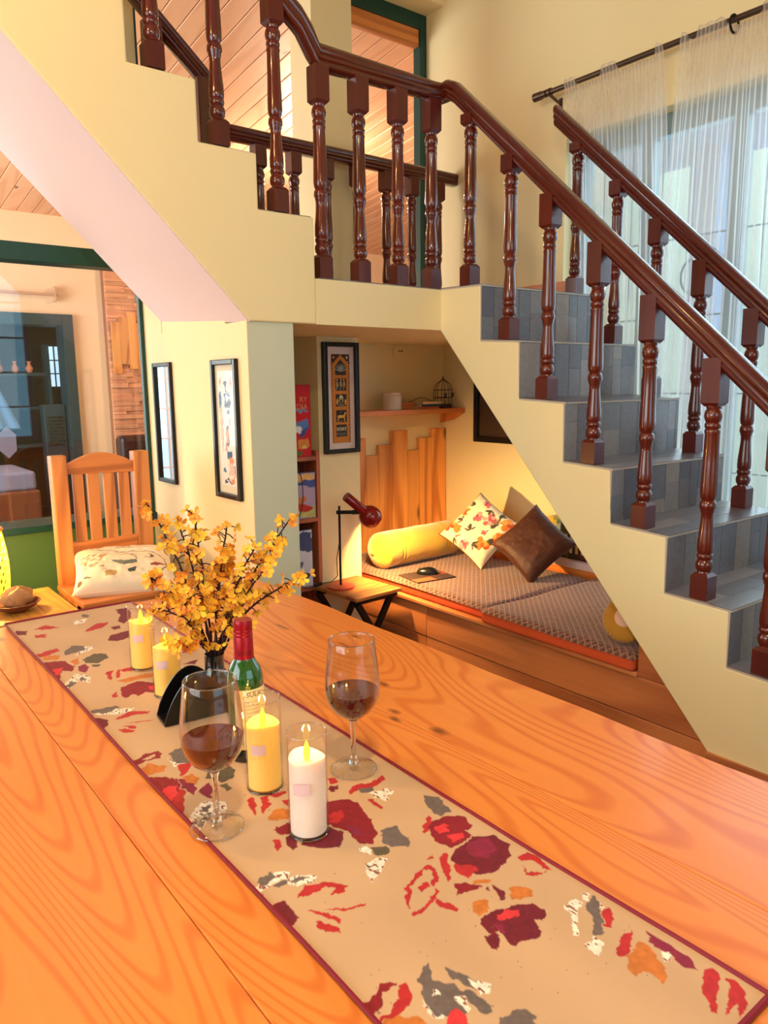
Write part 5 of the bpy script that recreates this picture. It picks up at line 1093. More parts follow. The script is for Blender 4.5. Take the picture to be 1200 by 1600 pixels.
RUNNER = [
('MA',[(646,2048),(681,2045),(656,1951),(622,1908),(613,1939),(639,1991)]),
('MA',[(562,1836),(616,1845),(600,1794),(567,1781),(547,1798)]),
('RD',[(518,1905),(565,1956),(598,1947),(567,1909),(544,1905)]),
('RD',[(426,2005),(459,2026),(481,1980),(456,1983)]),
('RD',[(417,1958),(439,1946),(435,1921),(414,1933)]),
('MA',[(387,2026),(410,2001),(400,1972),(384,1986)]),
('WH',[(525,2013),(560,2020),(546,1983),(519,1983)]),
('GR',[(561,2061),(576,2044),(565,2028),(555,2036)]),
('MA',[(587,1903),(608,1901),(602,1875),(582,1873)]),
('DR',[(385,1746),(422,1724),(429,1675),(416,1645),(402,1665),(377,1608),(377,1654),(379,1708)]),
('BR',[(385,1687),(407,1685),(389,1644),(379,1645)]),
('RD',[(384,1809),(434,1823),(434,1804),(405,1782),(382,1783)]),
('WH',[(490,1795),(506,1773),(489,1758),(451,1744)]),
('GR',[(440,1790),(468,1820),(490,1795),(479,1766),(451,1762),(436,1760)]),
('OL',[(460,1710),(490,1730),(512,1707),(507,1679),(478,1660),(455,1679)]),
('OL',[(462,1662),(479,1650),(474,1635),(459,1644)]),
('PL',[(435,1670),(452,1676),(454,1647),(438,1619),(429,1635)]),
('OR',[(433,1714),(452,1722),(444,1688),(431,1682)]),
('OR',[(392,1784),(425,1769),(413,1740),(387,1758)]),
('WH',[(375,1573),(418,1628),(441,1593),(425,1554),(411,1588),(380,1540)]),
('GR',[(380,1569),(398,1590),(403,1572),(387,1556)]),
('GR',[(413,1593),(426,1601),(425,1583),(414,1575)]),
('DR',[(467,1489),(507,1500),(525,1478),(540,1444),(523,1401),(500,1434),(482,1421),(476,1440),(457,1429),(459,1454)]),
('BR',[(514,1458),(535,1455),(526,1426),(511,1439)]),
('RD',[(472,1591),(488,1597),(467,1541),(464,1559)]),
('RD',[(494,1589),(503,1594),(489,1553),(476,1541)]),
('RD',[(502,1590),(535,1584),(525,1563),(503,1573)]),
('OR',[(472,1529),(499,1530),(540,1527),(558,1520),(543,1500),(514,1509),(486,1507)]),
('RD',[(448,1470),(456,1470),(445,1445),(440,1450)]),
('WH',[(386,1392),(425,1390),(456,1373),(438,1357),(403,1374),(387,1385)]),
('GR',[(382,1413),(430,1405),(434,1393),(406,1381),(384,1400)]),
('RD',[(409,1343),(440,1363),(472,1337),(465,1330),(440,1341),(414,1341)]),
('RD',[(417,1319),(458,1301),(469,1294),(436,1307)]),
('RD',[(412,1310),(430,1291),(427,1281),(415,1293)]),
('RD',[(401,1299),(415,1291),(424,1274),(415,1269),(402,1283)]),
('MA',[(376,1382),(400,1348),(392,1328),(375,1315),(373,1350)]),
('DR',[(375,1164),(404,1178),(428,1171),(420,1146),(397,1151),(378,1148)]),
('TN',[(394,1163),(418,1168),(416,1158),(398,1154)]),
('OR',[(372,1131),(397,1142),(417,1116),(407,1103),(380,1106)]),
('WH',[(429,1139),(442,1119),(457,1097),(443,1095),(426,1105)]),
('GR',[(436,1152),(465,1162),(462,1111),(454,1099),(432,1113)]),
('RD',[(432,1108),(453,1101),(439,1077),(421,1069)]),
('DR',[(375,1103),(403,1084),(415,1062),(407,1036),(380,1004),(373,1020),(376,1061)]),
('BR',[(386,1052),(404,1046),(396,1021),(377,1006),(375,1023)]),
('PL',[(416,1065),(428,1043),(422,1015),(414,1005),(409,1034)]),
('RD',[(380,1004),(407,1036),(407,1020),(377,963),(378,983)]),
('OR',[(422,1064),(437,1065),(439,1042),(429,1030),(421,1044)]),
('PL',[(427,1015),(448,1022),(445,1004),(429,975),(424,990)]),
('OL',[(447,1040),(474,1065),(497,1065),(497,1029),(480,1009),(462,1011),(456,1028)]),
('OL',[(454,1005),(469,1003),(468,982),(456,983)]),
('WH',[(379,944),(402,971),(419,979),(441,954),(434,938),(412,934),(377,909),(371,920)]),
('GR',[(384,930),(402,942),(400,930),(382,912)]),
('GR',[(408,966),(423,965),(413,948),(405,951)]),
('RD',[(668,1647),(716,1656),(680,1589),(651,1595)]),
('MA',[(623,1531),(660,1534),(645,1512)]),
('RD',[(470,940),(482,943),(466,903),(459,897),(464,921)]),
('RD',[(489,934),(501,933),(489,908),(471,891),(471,898)]),
('RD',[(500,932),(531,927),(522,920),(504,921)]),
('RD',[(508,910),(520,902),(509,884),(505,895)]),
('OR',[(469,880),(491,891),(507,881),(493,857),(477,867)]),
('DR',[(460,850),(493,854),(481,822),(462,831)]),
('MA',[(465,821),(479,824),(468,797),(457,789),(456,804)]),
('MA',[(472,798),(527,807),(534,783),(512,759),(488,772),(477,784)]),
('DR',[(550,867),(589,848),(592,828),(582,785),(568,751),(548,736),(537,748),(541,781),(521,823)]),
('RD',[(543,832),(564,831),(558,816),(540,808),(532,814)]),
('PL',[(544,797),(558,782),(552,757),(544,768)]),
('RD',[(448,828),(455,825),(451,811),(440,803),(440,813)]),
('GR',[(576,756),(600,748),(594,710),(584,703),(565,715),(560,730)]),
('WH',[(530,744),(540,738),(534,717),(525,731)]),
('OL',[(539,733),(560,719),(553,708),(538,712)]),
('WH',[(514,708),(536,709),(548,702),(540,693),(515,682),(500,674),(503,692)]),
('OL',[(515,710),(522,701),(514,700)]),
('RD',[(600,864),(621,874),(641,863),(668,869),(666,856),(635,850),(614,858),(597,854)]),
('GR',[(616,861),(638,854),(630,840),(614,849)]),
('WH',[(621,843),(652,836),(656,823),(640,815),(629,807),(624,824)]),
('RD',[(609,827),(617,825),(615,798),(610,797)]),
('RD',[(598,916),(610,911),(602,895),(590,900)]),
('MA',[(586,898),(598,890),(586,876),(577,881)]),
('GR',[(683,784),(696,765),(684,726),(662,727),(664,750),(665,761)]),
('DR',[(639,727),(672,723),(691,704),(685,683),(667,679),(667,664),(628,661),(618,683),(625,706)]),
('BR',[(641,714),(658,708),(648,694),(634,698)]),
('BR',[(639,687),(660,681),(653,669),(633,671)]),
('RD',[(632,729),(654,738),(650,729),(622,708),(619,714)]),
('MA',[(618,656),(665,662),(691,648),(692,622),(675,603),(633,593),(614,603),(607,626),(608,645)]),
('PL',[(647,659),(680,650),(672,625),(645,621),(634,636)]),
('RD',[(606,640),(625,618),(620,609),(597,607),(598,627)]),
('RD',[(601,663),(613,660),(593,631),(573,614),(583,633)]),
('RD',[(504,612),(525,639),(556,655),(579,655),(578,637),(557,619),(556,626),(572,642),(566,653),(533,638),(507,610)]),
('RD',[(501,602),(529,602),(557,616),(554,610),(527,596),(500,594)]),
('RD',[(540,604),(550,583),(551,574),(546,572),(537,590)]),
('RD',[(541,632),(555,632),(552,623),(537,620)]),
('RD',[(582,665),(597,670),(591,662)]),
('OR',[(600,599),(619,587),(611,584),(596,593)]),
('DR',[(578,608),(590,604),(601,584),(592,581),(576,589),(565,590)]),
('MA',[(614,578),(617,565),(607,550),(600,553)]),
('MA',[(604,581),(610,579),(603,573)]),
('OR',[(573,570),(590,567),(590,559),(574,550),(561,550),(562,560)]),
('WH',[(380,757),(413,768),(431,757),(422,748),(396,749),(378,747)]),
('GR',[(385,767),(411,771),(413,759),(392,755)]),
('WH',[(419,748),(440,743),(451,725),(447,721),(423,727),(415,739)]),
('GR',[(419,742),(441,739),(443,731),(424,734)]),
('GR',[(400,746),(417,746),(416,738),(402,738)]),
('RD',[(413,707),(432,720),(456,712),(473,687),(466,681),(445,686),(457,694),(444,705),(425,703)]),
('RD',[(424,672),(446,656),(469,651),(465,647),(443,652)]),
('RD',[(408,683),(419,673),(431,643),(427,639),(417,664)]),
('RD',[(406,661),(418,646),(425,633),(420,627),(406,638),(402,651)]),
('MA',[(375,719),(399,712),(398,697),(394,680),(385,672),(375,671),(375,696)]),
('PL',[(374,741),(383,738),(381,728),(373,724)]),
('DR',[(375,530),(404,537),(410,542),(424,533),(415,528),(405,531),(388,516),(376,516)]),
('RD',[(423,530),(430,527),(425,513),(414,502),(393,501),(373,505),(400,510),(410,516)]),
('OR',[(376,502),(400,501),(411,486),(420,465)]),
('WH',[(433,502),(430,490),(433,472),(426,474),(424,487)]),
('GR',[(442,522),(467,532),(456,512),(469,493),(466,472),(456,457),(442,465),(428,477),(430,493)]),
('WH',[(448,502),(452,500),(449,493),(444,495)]),
('WH',[(460,484),(466,476),(463,459),(455,458)]),
('GR',[(478,515),(487,494),(498,470),(488,464),(482,478),(473,498)]),
('WH',[(484,495),(499,470),(488,463),(485,474)]),
('GR',[(467,487),(480,473),(481,450),(475,444),(465,454)]),
('BR',[(431,470),(448,471),(451,458),(445,447),(427,461)]),
('MA',[(560,546),(584,547),(592,536),(612,535),(626,524),(627,507),(613,496),(606,506),(596,487),(586,483),(574,490),(559,491),(557,503),(562,515),(549,521),(550,534)]),
('BR',[(577,538),(590,537),(603,527),(598,520),(578,529)]),
('PL',[(564,528),(575,524),(564,508),(559,512)]),
('MA',[(544,520),(556,520),(552,506),(540,498),(535,504)]),
('OR',[(622,561),(634,558),(643,541),(633,532),(611,545)]),
('RD',[(676,596),(697,595),(701,582),(693,547),(689,560),(688,583),(676,590)]),
('RD',[(672,583),(668,565),(684,551),(694,552),(673,554),(662,563)]),
('WH',[(652,498),(670,500),(671,488),(651,478),(625,459),(622,462),(644,483)]),
('WH',[(686,500),(690,494),(679,487),(676,492)]),
('GR',[(674,485),(691,488),(687,475),(662,453),(644,439),(640,447),(660,465),(665,477)]),
('WH',[(622,443),(639,446),(638,434),(617,425),(617,438)]),
('WH',[(687,475),(689,466),(677,462)]),
('RD',[(676,463),(690,463),(686,454),(669,448),(665,439),(659,449)]),
('RD',[(643,421),(665,427),(678,426),(663,415),(635,403),(634,411)]),
('OR',[(637,404),(670,411),(670,400),(660,381),(647,362),(636,359),(638,373),(635,380),(621,385),(625,396)]),
('PL',[(689,417),(689,389),(688,363),(678,345),(672,359),(677,376),(674,396)]),
('WH',[(674,388),(679,379),(671,372),(665,377)]),
('RD',[(682,342),(692,341),(686,327),(662,318),(640,305),(639,314),(652,326)]),
('RD',[(694,324),(693,305),(670,293),(655,291),(668,302),(645,300),(668,310)]),
('WH',[(494,481),(498,470),(490,464),(482,469)]),
('GR',[(472,434),(490,434),(504,425),(505,414),(497,413),(498,402),(467,427)]),
]

RX0, RX1, RY0, RY1 = 0.378, 0.704, 0.285, 2.098
run = thing('table_runner', 'tan table runner with painted red flowers and dark red border', 'table runner', ((RX0+RX1)/2, (RY0+RY1)/2, TZ))
nu, nv = 270, 1500
u, v = np.meshgrid(np.linspace(0, 1, nu+1), np.linspace(0, 1, nv+1)); u = u.ravel(); v = v.ravel()
px = RX0+(RX1-RX0)*u; py = RY0+(RY1-RY0)*v
pz = 0.0018+0.0016*vnoise(px*9, py*5, 2)+0.0028*np.clip(vnoise(px*4+py*6, (py-px)*2.0, 5)-0.55, 0, 1)
wav = 0.002*np.sin(py*7)*(u-0.5)*2
mm = np.stack([px*1000, py*1000], 1)
base = np.array(lin((208, 168, 128)))[None, :]*(0.93+0.14*vnoise(px*14, py*10, 7))[:, None]
SH = [(PAL[c], p) for c, p in RUNNER]; C = sum(raster((px+ox)*1000, (py+oy)*1000, SH, base, 2.6, 1/9.0, 1.5, 1/2.6, 12) for ox, oy in ((-3e-4, -3e-4), (3e-4, -3e-4), (-3e-4, 3e-4), (3e-4, 3e-4)))/4
# dry-brush flecks: the cloth shows through white and grey strokes
isw = (np.abs(C-np.array(lin(PAL['WH']))).sum(1) < 0.28); fl_ = vnoise(px*420, py*190, 31) > 0.66; C[isw & fl_] = np.array(lin((150, 96, 78)))
spk = (vnoise(px*300, py*300, 44) > 0.975) & (vnoise(px*12, py*12, 45) > 0.62); C[spk] = np.array(lin((120, 90, 76)))
P = np.stack([px+wav, py, TZ+pz], 1)-np.array(off(run))
ro = gridmesh('cloth', P, nu, nv, vcol('printed_runner_cotton', 0.62, 0.05, 0.12, 1400), run); setcol(ro, C)
HEM = paint('dark_red_piping', (132, 14, 36), 0.6, 0.08, 60)
for s_, xx in ((0, RX0), (1, RX1)):
    sel = np.nonzero(u == s_)[0][::6]; b = MB(); b.tube([tuple(P[k]+np.array(off(run))+np.array((0, 0, 0.001))) for k in sel], 0.0028, 6); b.build('hem', HEM, run)
for s_ in (0, 1):
    sel = np.nonzero(v == s_)[0][::6]; b = MB(); b.tube([tuple(P[k]+np.array(off(run))+np.array((0, 0, 0.0012))) for k in sel], 0.0036, 6); b.build('hem', HEM, run)
TT = TZ+0.0045   # top of the cloth

# wine glasses
WINE, _nt, _b, _o = newmat('red_wine'); _b.inputs['Base Color'].default_value = lin4((92, 20, 8)); _b.inputs['Roughness'].default_value = 0.05; _b.inputs['Transmission Weight'].default_value = 0.12; _b.inputs['IOR'].default_value = 1.33
def wine_glass(label, x, y):
    o = thing('wine_glass', label, 'wine glass', (x, y, TT), group='wine glasses')
    bowl_o = [(0.0045, 0.083), (0.010, 0.087), (0.0190, 0.092), (0.0300, 0.101), (0.0385, 0.114), (0.0425, 0.128), (0.0436, 0.142), (0.0428, 0.158), (0.0405, 0.178), (0.0378, 0.200), (0.0362, 0.2155)]
    bowl_i = [(r-0.0011, z) for r, z in bowl_o[1:]][::-1]+[(0.0, 0.0885)]
    b = MB(); b.lathe(bowl_o+[(0.0357, 0.2165)]+bowl_i, 48); b.f = [f for f in b.f if len(f) == 4]; b.sm = [True]*len(b.f); b.build('bowl', GLASSW, o, local=True)
    b = MB(); b.tube([(0.0357*math.cos(t*math.pi/24), 0.0357*math.sin(t*math.pi/24), 0.2163) for t in range(48)], 0.0008, 6, closed=True); b.build('rim', RIMG, o, local=True)
    b = MB(); b.lathe([(0.0085, 0.010), (0.0055, 0.018), (0.0042, 0.030), (0.0040, 0.055), (0.0045, 0.074), (0.0070, 0.084)], 24); b.build('stem', STEMG, o, local=True)
    b = MB(); b.lathe([(0.0, 0.0), (0.0360, 0.0), (0.0368, 0.0012), (0.0355, 0.0026), (0.022, 0.0050), (0.011, 0.0085), (0.0085, 0.0105), (0, 0.0105)], 48); b.build('foot', GLASSW, o, local=True)
    b = MB(); b.tube([(0.0365*math.cos(t*math.pi/24), 0.0365*math.sin(t*math.pi/24), 0.0016) for t in range(48)], 0.0008, 6, closed=True); b.build('foot_rim', RIMG, o, local=True)
    wi = [(0.0, 0.0890), (0.0088, 0.0890), (0.0175, 0.0935), (0.0283, 0.1022), (0.0368, 0.1148), (0.0407, 0.1280), (0.0412, 0.1340), (0.0, 0.1340)]
    b = MB(); b.lathe(wi, 48); b.build('wine', WINE, o, local=True)
    return o
RIMG, _nt, _b, _o = newmat('glass_rim'); _b.inputs['Transmission Weight'].default_value = 1.0; _b.inputs['Roughness'].default_value = 0.02; _b.inputs['IOR'].default_value = 1.5
STEMG = RIMG
wine_glass('half filled wine glass at the left, in front of the napkin holder', 0.403, 0.903)
wine_glass('half filled wine glass at the right edge of the runner', 0.645, 0.913)

# LED candles
GLO = thin_glass('candle_glass', (0.98, 0.95, 0.93), 1.45, boost=1.1)
def candle(label, x, y, h, fill, col, est):
    o = thing('led_candle', label, 'candle', (x, y, TT), group='candles on the table')
    R_ = 0.0272
    b = MB(); b.lathe([(R_, 0.001), (R_+0.0004, 0.004), (R_, h*0.5), (R_, h)], 40); b.f = [f for f in b.f if len(f) == 4]; b.sm = [True]*len(b.f); b.build('glass_sleeve', GLO, o, local=True)
    b = MB(); b.tube([(R_*math.cos(t*math.pi/20), R_*math.sin(t*math.pi/20), h) for t in range(40)], 0.0007, 6, closed=True); b.build('sleeve_rim', RIMG, o, local=True)
    b = MB(); b.lathe([(0.0, 0.0), (R_, 0.0), (R_+0.0006, 0.0015), (R_, 0.003), (0, 0.003)], 40); b.build('base_rim', RIMG, o, local=True)
    def top(u, v):
        a = 2*math.pi*u; r = 0.0248*v; return (r*math.cos(a), r*math.sin(a), fill-0.008*(1-v**3)+0.0028*v**2*math.sin(2*a+x*60))
    b = MB(); b.grid(top, 40, 8)
    b.grid(lambda u, v: (0.0248*math.cos(2*math.pi*u), 0.0248*math.sin(2*math.pi*u), 0.004+(fill+0.0028*math.sin(4*math.pi*u+x*60)-0.004)*(1-v)), 40, 10); b.build('wax', col, o, local=True)
    b = MB(); b.lathe([(0.0, fill-0.008), (0.0035, fill-0.004), (0.0048, fill+0.004), (0.0042, fill+0.011), (0.002, fill+0.019), (0.0, fill+0.024)], 12); fo = b.build('flame', emit('led_flame_%d' % int(x*10000), (255, 214, 40), 3.2), o, local=True); pass
    l = point_light('led_%s' % int(y*1000), (x, y, TT+fill+0.014), est, (1.0, 0.68, 0.16), 0.006)
    a0 = math.atan2(-y, -x)
    b = MB(); b.grid(lambda u, v: (0.0283*math.cos(a0-0.75+0.85*u), 0.0283*math.sin(a0-0.75+0.85*u), fill*0.60+0.016*v+0.002*u), 8, 1); b.build('sticker', paint('lilac_sticker_%d' % int(x*10000), (226, 190, 190), 0.6), o, local=True)
    return o
def wax(name, c, e, ecol=(255, 190, 30)):
    m, nt, b, out = newmat(name); b.inputs['Base Color'].default_value = lin4(c); b.inputs['Roughness'].default_value = 0.5; b.inputs['Subsurface Weight'].default_value = 0.3; b.inputs['Subsurface Radius'].default_value = (0.02, 0.01, 0.004); b.inputs['Subsurface Scale'].default_value = 0.5
    b.inputs['Emission Color'].default_value = lin4(ecol); b.inputs['Emission Strength'].default_value = e; return m
candle('yellow glowing candle in glass farthest from the camera', 0.548, 1.569, 0.140, 0.106, wax('wax_a', (250, 206, 116), 0.20), 0.30)
candle('yellow glowing candle in glass behind the black napkin holder', 0.532, 1.393, 0.141, 0.100, wax('wax_b', (250, 206, 116), 0.20), 0.30)
candle('yellow glowing candle in glass beside the green bottle', 0.509, 0.957, 0.144, 0.104, wax('wax_c', (250, 206, 116), 0.20), 0.30)
candle('white wax candle in glass at the front of the runner', 0.498, 0.815, 0.146, 0.110, wax('wax_d', (246, 232, 222), 0.04), 0.25)

# wine bottle
bt = thing('wine_bottle', 'green wine bottle with red screw cap and cream label', 'bottle', (0.537, 1.065, TT))
GRN, _nt, _b, _o = newmat('green_bottle_glass'); _b.inputs['Base Color'].default_value = lin4((22, 92, 30)); _b.inputs['Roughness'].default_value = 0.06; _b.inputs['Transmission Weight'].default_value = 0.35; _b.inputs['Coat Weight'].default_value = 1.0; _b.inputs['Coat Roughness'].default_value = 0.02
b = MB(); b.lathe([(0.0, 0.0), (0.027, 0.0), (0.0300, 0.004), (0.0302, 0.06), (0.0302, 0.128), (0.0290, 0.142), (0.0250, 0.155), (0.0190, 0.165), (0.0152, 0.172), (0.0148, 0.18), (0.0142, 0.228), (0.0, 0.228)], 48); b.build('glass_body', GRN, bt, local=True)
b = MB(); b.lathe([(0.0303, 0.0005), (0.0306, 0.004), (0.0306, 0.052), (0.0303, 0.054)], 48); b.f = [f for f in b.f if len(f) == 4]; b.sm = [True]*len(b.f); b.build('dark_lower_band', paint('dark_wine_glass', (8, 12, 8), 0.1, coat=1.0), bt, local=True)  # darker band around the lower part of the bottle
FOIL = paint('red_foil', (156, 12, 30), 0.28, 0.06, metallic=0.35); 
b = MB(); b.lathe([(0.0166, 0.170), (0.0162, 0.178), (0.0156, 0.205), (0.0150, 0.2065), (0.0158, 0.2085), (0.0158, 0.211), (0.0150, 0.2125), (0.0157, 0.2145), (0.0157, 0.217), (0.0150, 0.2185), (0.0156, 0.2205), (0.0155, 0.231), (0.0145, 0.2335), (0.0, 0.2335)], 40); b.build('screw_cap', FOIL, bt, local=True)
ang = math.atan2(-1.065, -0.537)
LAB = paint('cream_paper_label', (240, 214, 160), 0.6, 0.02)
def cyl(r, a_off=0.0):
    def fn(x, y): a = ang+a_off+x/r; return Vector((r*math.cos(a), r*math.sin(a), y))
    return fn
def lab_patch(nm, r, a0, a1, z0, z1, mat, n=20): b = MB(); b.grid(lambda u, v: (r*math.cos(ang+a0+(a1-a0)*u), r*math.sin(ang+a0+(a1-a0)*u), z0+(z1-z0)*v), n, 1); return b.build(nm, mat, bt, local=True)
lab_patch('label', 0.0308, -0.62, 1.5, 0.022, 0.124, LAB)
INK = paint('dark_label_ink', (52, 42, 34), 0.6); INK2 = paint('dark_foil_ink', (74, 6, 16), 0.5)
text_mesh('SULA', 0.0115, 'lettering', INK, bt, lambda x, y: cyl(0.0310, 0.45)(x, 0.112+y))
text_mesh('SULA', 0.0105, 'lettering', INK2, bt, lambda x, y: cyl(0.0166, 0.10)(x, 0.1775+y))
rr = random.Random(3)
for k in range(9):
    z = 0.103-k*0.0062; lab_patch('text_line', 0.0310, -0.02 if k else 0.02, 0.95+rr.uniform(-0.2, 0.05), z, z+0.0008, paint('faint_label_ink_%d' % k, (176, 140, 104), 0.6), 10)
for k in range(5): lab_patch('text_line', 0.0310, -0.52+k*0.07, -0.49+k*0.07, 0.03, 0.052, paint('edge_ink_%d' % k, (90, 70, 50), 0.6), 2)
lab_patch('label_edge', 0.03085, -0.62, -0.16, 0.022, 0.124, paint('label_side_panel', (216, 170, 104), 0.6), 6)

# napkin holder: two quarter-round plates on a base
nh = thing('napkin_holder', 'black napkin holder with two curved plates in front of the vase', 'napkin holder', (0.535, 1.27, TT), (0, 0, R(-6)))
def plate(y0):
    pts = [(-0.065, 0.0)]+[(-0.065+0.13*(t/20), 0.004+0.082*math.sin(math.pi*(t/20))**0.75) for t in range(0, 21)]+[(0.065, 0.0)]
    b = MB(); b.prism(pts, 'Y', y0, y0+0.004); return b.build('plate', BLACK, nh, local=True, bevel=0.001)
plate(-0.028); plate(0.024)
b = MB(); b.box(-0.065, 0.065, -0.0238, 0.0238, 0, 0.005); b.build('base', BLACK, nh, local=True)

# vase with blossom branches
vs_ = thing('flower_vase', 'small dark glass vase holding the yellow blossom branches', 'vase', (0.585, 1.285, TT))
VAS = paint('dark_smoked_glass', (22, 26, 26), 0.08, 0.1, coat=1.0)
b = MB(); b.lathe([(0.0, 0), (0.026, 0), (0.029, 0.004), (0.029, 0.05), (0.026, 0.062), (0.0185, 0.072), (0.0185, 0.098), (0.0200, 0.102), (0.0170, 0.102), (0.0160, 0.075), (0.0, 0.070)], 32); b.build('body', VAS, vs_, local=True)
TWIG = paint('dark_plum_twig', (48, 20, 22), 0.6, 0.2, 60)
def petal_mesh(seed):
    rr = random.Random(seed); mb = MB()
    for k in range(5):
        a = 2*math.pi*k/5+rr.uniform(-.2, .2); c, s = math.cos(a), math.sin(a); L_ = rr.uniform(0.85, 1.1); cup = rr.uniform(0.25, 0.6); tw = rr.uniform(-0.2, 0.2)
        def pt(l, w_): 
            z = cup*l*l*0.8+tw*w_; return ((l*c-w_*s), (l*s+w_*c), z)
        vs = [pt(0.05, 0), pt(0.4*L_, 0.28), pt(0.4*L_, -0.28), pt(0.8*L_, 0.42), pt(0.85*L_, 0), pt(0.8*L_, -0.42), pt(1.05*L_, 0.2), pt(1.05*L_, -0.2), pt(0.42*L_, 0)]
        vs[4] = (vs[4][0], vs[4][1], vs[4][2]-0.08)
        mb.add(vs, [(0, 2, 8), (0, 8, 1), (1, 8, 4, 3), (8, 2, 5, 4), (3, 4, 6), (4, 5, 7), (4, 7, 6)], True)
    me = mb.build('blossom_src', PETAL, None, local=True); d = me.data; bpy.data.objects.remove(me); return d
def petalmat():
    m, nt, b, out = newmat('yellow_orange_petal'); L = nt.links
    oi = N(nt, 'ShaderNodeObjectInfo'); tc = N(nt, 'ShaderNodeTexCoord'); no = N(nt, 'ShaderNodeTexNoise'); no.inputs['Scale'].default_value = 1.3
    ad = N(nt, 'ShaderNodeVectorMath', operation='ADD'); L.new(tc.outputs['Object'], ad.inputs[0]); L.new(oi.outputs['Location'], ad.inputs[1]); L.new(ad.outputs[0], no.inputs['Vector'])
    ml = N(nt, 'ShaderNodeMath', operation='MULTIPLY_ADD'); L.new(oi.outputs['Random'], ml.inputs[0]); ml.inputs[1].default_value = 0.35
    L.new(no.outputs['Fac'], ml.inputs[2])
    cr = N(nt, 'ShaderNodeValToRGB'); e = cr.color_ramp.elements; e[0].position = 0.42; e[0].color = lin4((246, 200, 40)); e[1].position = 0.98; e[1].color = lin4((236, 118, 30)); q = e.new(0.72); q.color = lin4((246, 172, 28))
    L.new(ml.outputs[0], cr.inputs[0]); L.new(cr.outputs[0], b.inputs['Base Color']); b.inputs['Roughness'].default_value = 0.6
    b.inputs['Transmission Weight'].default_value = 0.0; b.inputs['Sheen Weight'].default_value = 0.2
    return m
PETAL = petalmat(); PM = [petal_mesh(s) for s in (1, 2, 3, 4)]
STAM = paint('dark_stamen', (110, 40, 16), 0.7)
VX, VY, VZ = 0.585, 1.285, TT+0.095
dxy = Vector((0.787, -0.617, 0)); dep = Vector((0.606, 0.777, 0)).normalized()
BRN_ = [(-0.110, 0.00, 0.395, 'tallest blossom branch at the far left of the vase'), (-0.062, 0.03, 0.352, 'blossom branch second from left with a bud at its tip'), (-0.018, -0.02, 0.376, 'upright blossom branch in the middle with top blossom near the picture'), (0.030, 0.03, 0.345, 'upright blossom branch right of the middle'), (0.090, -0.01, 0.312, 'short blossom branch leaning right of the middle'), (0.155, 0.02, 0.362, 'long blossom branch reaching up right over the pillar'), (0.130, -0.03, 0.302, 'blossom branch below the long right one'), (0.190, 0.01, 0.255, 'blossom branch drooping far right above the bottle'), (-0.105, -0.03, 0.262, 'blossom branch leaning left over the chair cushion'), (-0.108, 0.01, 0.190, 'low blossom branch spreading left above the candles'), (0.052, -0.04, 0.160, 'low blossom branch in front of the red bottle cap'), (-0.03, -0.05, 0.235, 'short blossom branch at the front of the bouquet'), (0.02, 0.05, 0.275, 'blossom branch hidden at the back of the bouquet'), (-0.06, -0.05, 0.13, 'lowest blossom branch hanging left of the vase neck')]
rr = random.Random(21)
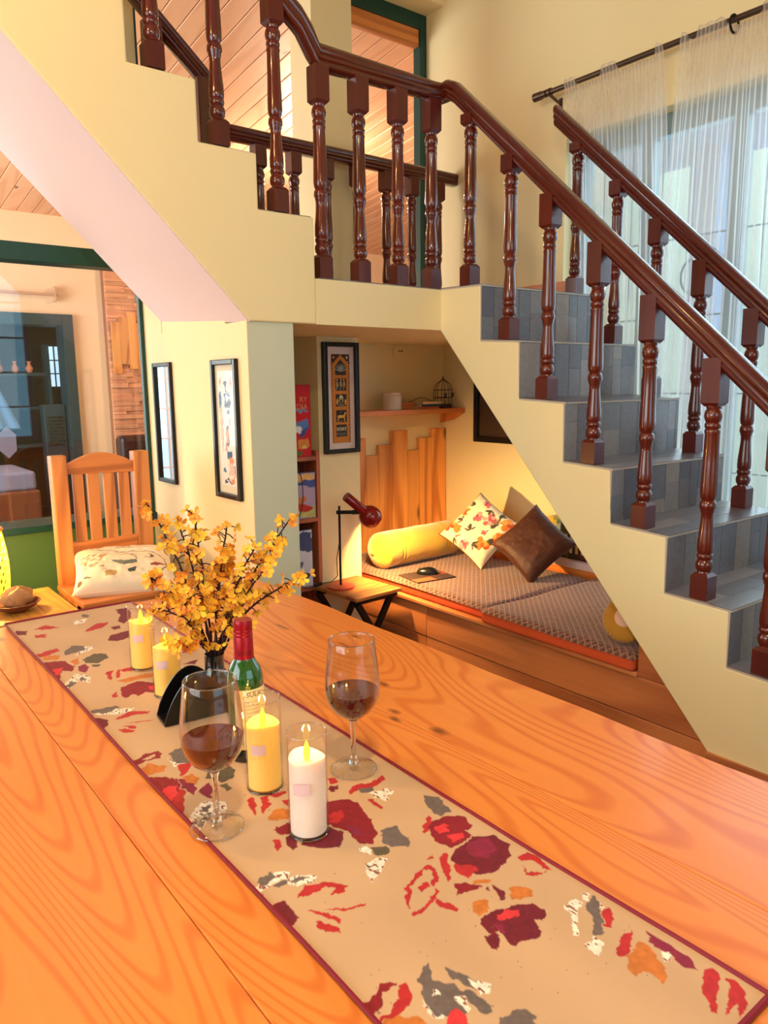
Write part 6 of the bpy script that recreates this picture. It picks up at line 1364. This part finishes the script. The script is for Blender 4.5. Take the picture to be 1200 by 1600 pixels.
for bi, (a, d, h, lab) in enumerate(BRN_):
    br = thing('blossom_branch', lab, 'flower branch', (VX, VY, VZ), group='yellow blossom branches')
    tip = dxy*a+dep*d+Vector((0, 0, h-0.095)); n_ = 11; pts = []
    st0 = dxy*a*0.06+dep*d*0.1; bend = dxy*(a*0.25)+dep*(d*0.2)
    for k in range(n_+1):
        t = k/n_; p = st0*(1-t)+tip*t-bend*math.sin(math.pi*t)*0.45+Vector((rr.uniform(-.003, .003), rr.uniform(-.003, .003), 0))*(0 < k < n_); p = p+Vector((0, 0, 0.02*math.sin(math.pi*t) if h < 0.3 else 0))
        pts.append(p)
    pts = [Vector((st0.x, st0.y, -0.05))]+pts
    b = MB(); b.tube(pts, [0.0027-0.0014*k/len(pts) for k in range(len(pts))], 6)
    nb = 30 if h > 0.25 else 20; blooms = []
    t0 = 0.30 if h > 0.25 else 0.35
    for k in range(nb):
        t = t0+(1-t0)*(k+0.5)/nb; i = 1+t*n_; j = min(int(i), len(pts)-2); base_ = pts[j]*(1-(i-j))+pts[j+1]*(i-j)
        dv = Vector((rr.gauss(0, 1), rr.gauss(0, 1), rr.gauss(0.3, 0.8))).normalized(); L_ = rr.uniform(0.010, 0.030)*(1.1-0.35*t); q = base_+dv*L_
        b.tube([base_, base_+dv*L_*0.5+Vector((0, 0, 0.002)), q], 0.0011, 4); blooms.append((q, dv))
    blooms.append((pts[-1], (pts[-1]-pts[-2]).normalized()))
    b.build('twig', TWIG, br, local=True)
    for q, dv in blooms:
        nrm = (dv+Vector((-0.4, -0.55, 0.35))*0.8+Vector((rr.gauss(0, .45), rr.gauss(0, .45), rr.gauss(0, .45)))).normalized()
        o = bpy.data.objects.new('blossom', PM[rr.randrange(4)]); COL.objects.link(o); o.parent = br; o.location = q; o.scale = (rr.uniform(0.0088, 0.0130),)*3
        o.rotation_euler = (nrm.to_track_quat('Z', 'Y') @ Matrix.Rotation(rr.uniform(0, 6), 4, 'Z').to_quaternion()).to_euler()

# ------------------------------------------------------------------ room lamps above the frame
def pendant(label, x, y, z, power, r=0.13, col=(1.0, 0.78, 0.46)):
    o = thing('pendant_lamp', label, 'lamp', (x, y, z)); 
    b = MB(); b.lathe([(0.03, 0.12), (0.06, 0.10), (r, 0.0), (r-0.004, 0.0), (0.056, 0.096), (0.0, 0.11)], 28, (x, y, z)); b.build('lamp_shade', BRASS, o)
    b = MB(); b.ball((x, y, z+0.03), 0.04); b.build('bulb', emit('pendant_bulb_%d' % int(abs(x*100)), (255, 196, 110), 12), o)
    b = MB(); b.tube([(x, y, z+0.12), (x, y, 4.2)], 0.004, 6); b.build('cable', BLACK, o)
    point_light('pendant_light_%d' % int(abs(x*100)), (x, y, z-0.03), power, col, 0.06)
pendant('added unseen bronze pendant lamp above the foreground of the table', 0.15, 0.15, 2.55, ADDED_PEND_W)  # added out of view as warm fill over the table
pendant('bronze pendant lamp hanging near the upper stairs', -0.15, 1.75, 2.95, PEND2_W, col=(1.0, 0.62, 0.24))
